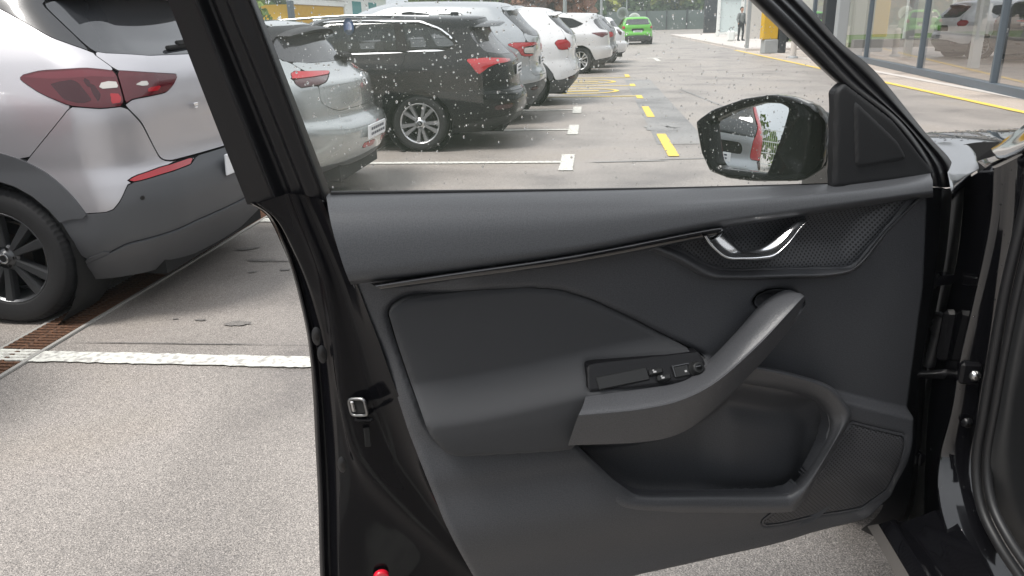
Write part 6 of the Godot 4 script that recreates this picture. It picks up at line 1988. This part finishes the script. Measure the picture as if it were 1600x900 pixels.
# ================================================================ the person: one skin over a skeleton of tapered bones
func person() -> void:
	var o := thing("person", "standing person in a grey top and dark trousers, facing the lane on the pavement", "person", Vector3(8.1, 0.10, -46.2), 0.5)
	var legs := [[Vector3(-0.10, 0.92, 0), 0.095, Vector3(-0.12, 0.50, 0.02), 0.065], [Vector3(-0.12, 0.50, 0.02), 0.062, Vector3(-0.13, 0.09, -0.01), 0.045], [Vector3(-0.13, 0.05, -0.02), 0.045, Vector3(-0.15, 0.04, 0.15), 0.035],
		[Vector3(0.10, 0.92, 0), 0.095, Vector3(0.13, 0.50, 0.05), 0.065], [Vector3(0.13, 0.50, 0.05), 0.062, Vector3(0.15, 0.09, 0.0), 0.045], [Vector3(0.15, 0.05, 0.0), 0.045, Vector3(0.17, 0.04, 0.17), 0.035], [Vector3(-0.07, 0.98, 0), 0.12, Vector3(0.07, 0.98, 0), 0.12]]
	var top := [[Vector3(0, 1.02, 0), 0.135, Vector3(0, 1.30, 0.0), 0.15], [Vector3(-0.15, 1.41, 0), 0.07, Vector3(0.15, 1.41, 0), 0.07], [Vector3(-0.19, 1.40, 0), 0.06, Vector3(-0.29, 1.14, 0.02), 0.048], [Vector3(-0.29, 1.14, 0.02), 0.045, Vector3(-0.36, 0.98, 0.20), 0.036],
		[Vector3(0.19, 1.40, 0), 0.06, Vector3(0.25, 1.12, -0.03), 0.048], [Vector3(0.25, 1.12, -0.03), 0.045, Vector3(0.25, 0.90, 0.06), 0.036]]
	var bare := [[Vector3(0, 1.42, 0), 0.055, Vector3(0, 1.56, 0.02), 0.05], [Vector3(0, 1.61, 0.02), 0.085, Vector3(0, 1.68, 0.015), 0.092], [Vector3(0, 1.60, 0.10), 0.018, Vector3(0, 1.63, 0.105), 0.014]]
	for s in [[-0.36, 0.98, 0.20, -1], [0.25, 0.90, 0.06, 1]]:
		var w := Vector3(s[0], s[1], s[2])
		bare.append([w, 0.03, w + Vector3(-0.01 * s[3], -0.07, 0.03), 0.034])
		for k in 4:
			bare.append([w + Vector3(0, -0.07, 0.012 * k), 0.010, w + Vector3(-0.01, -0.15 + 0.01 * absf(k - 1.5), 0.02 + 0.016 * k), 0.008])
		bare.append([w + Vector3(0, -0.04, 0.03), 0.011, w + Vector3(0, -0.09, 0.075), 0.009])
	put("body", skin(legs + top + bare, 0.024, -0.008), M.skin, o)
	put("trousers", skin(legs, 0.026, 0.004), M.trousers, o)
	put("top", skin(top, 0.026, 0.006), M.shirt, o)
	put("hair", skin([[Vector3(0, 1.68, -0.03), 0.088, Vector3(0, 1.72, 0.0), 0.085]], 0.02, 0.002), M.hair, o)
	var bag := thing("bag", "pale bag standing beside the person on the pavement", "bag", Vector3(7.55, 0.10, -46.0))
	put("sack", boxes([[Vector3(0, 0.28, 0), Vector3(0.40, 0.56, 0.26)]], 0.07), M.white_metal, bag)
	put("handle", tube(PackedVector3Array([Vector3(-0.1, 0.54, 0), Vector3(-0.06, 0.70, 0), Vector3(0.06, 0.70, 0), Vector3(0.1, 0.54, 0)]), 0.014, 6, 14), M.column_dark, bag)


func skin(bones: Array, cell: float, swell: float) -> ArrayMesh:
	var lo := Vector3(1e9, 1e9, 1e9)
	var hi := -lo
	for b in bones:
		for e in [0, 2]:
			var pad_: Vector3 = Vector3.ONE * (b[e + 1] + 0.06)
			lo = lo.min(b[e] - pad_)
			hi = hi.max(b[e] + pad_)
	var n := Vector3i(((hi - lo) / cell).ceil()) + Vector3i.ONE
	var f := PackedFloat32Array()
	f.resize(n.x * n.y * n.z)
	f.fill(1.0)
	for b in bones:
		var a: Vector3 = b[0]
		var c: Vector3 = b[2]
		var e := c - a
		var m := maxf(b[1], b[3]) + 0.06
		var i0 := Vector3i(((a.min(c) - Vector3.ONE * m - lo) / cell).floor()).clamp(Vector3i.ZERO, n - Vector3i.ONE)
		var i1 := Vector3i(((a.max(c) + Vector3.ONE * m - lo) / cell).ceil()).clamp(Vector3i.ZERO, n - Vector3i.ONE)
		for z in range(i0.z, i1.z + 1):
			for y in range(i0.y, i1.y + 1):
				for x in range(i0.x, i1.x + 1):
					var p := lo + Vector3(x, y, z) * cell
					var t := clampf((p - a).dot(e) / maxf(e.length_squared(), 1e-9), 0, 1)
					var d: float = p.distance_to(a + e * t) - lerpf(b[1], b[3], t) - swell
					var k := (z * n.y + y) * n.x + x
					var h := clampf(0.5 + 0.5 * (f[k] - d) / 0.025, 0, 1)
					f[k] = lerpf(f[k], d, h) - 0.025 * h * (1.0 - h)
	var at := {}
	var vp := PackedVector3Array()
	var vn := PackedVector3Array()
	var ix := PackedInt32Array()
	var sx := 1
	var sy := n.x
	var sz := n.x * n.y
	for z in n.z - 1:
		for y in n.y - 1:
			for x in n.x - 1:
				var k := x + y * sy + z * sz
				var sum := Vector3.ZERO
				var cnt := 0
				var inside := 0
				for c in 8:
					if f[k + (c & 1) + ((c >> 1) & 1) * sy + (c >> 2) * sz] < 0:
						inside += 1
				if inside == 0 or inside == 8:
					continue
				for c in 8:
					for ax in 3:
						if (c >> ax) & 1:
							continue
						var o := c | (1 << ax)
						var fa := f[k + (c & 1) + ((c >> 1) & 1) * sy + (c >> 2) * sz]
						var fb := f[k + (o & 1) + ((o >> 1) & 1) * sy + (o >> 2) * sz]
						if (fa < 0) != (fb < 0):
							var t := fa / (fa - fb)
							sum += Vector3(c & 1, (c >> 1) & 1, c >> 2).lerp(Vector3(o & 1, (o >> 1) & 1, o >> 2), t)
							cnt += 1
				at[k] = vp.size()
				vp.append(lo + (Vector3(x, y, z) + sum / cnt) * cell)
				vn.append(Vector3(f[k + 1] - f[k], f[k + sy] - f[k], f[k + sz] - f[k]).normalized())
	for k in at:
		for e in [[sx, sy, sz], [sy, sz, sx], [sz, sx, sy]]:
			var fa := f[k]
			if k + e[0] >= f.size():
				continue
			var fb := f[k + e[0]]
			if (fa < 0) == (fb < 0) or not (at.has(k - e[1]) and at.has(k - e[2]) and at.has(k - e[1] - e[2])):
				continue
			var q := [at[k], at[k - e[1]], at[k - e[1] - e[2]], at[k - e[2]]]
			if fa < 0:
				ix.append_array([q[0], q[2], q[1], q[0], q[3], q[2]])
			else:
				ix.append_array([q[0], q[1], q[2], q[0], q[2], q[3]])
	return arrays_mesh(vp, vn, PackedVector2Array(), ix)
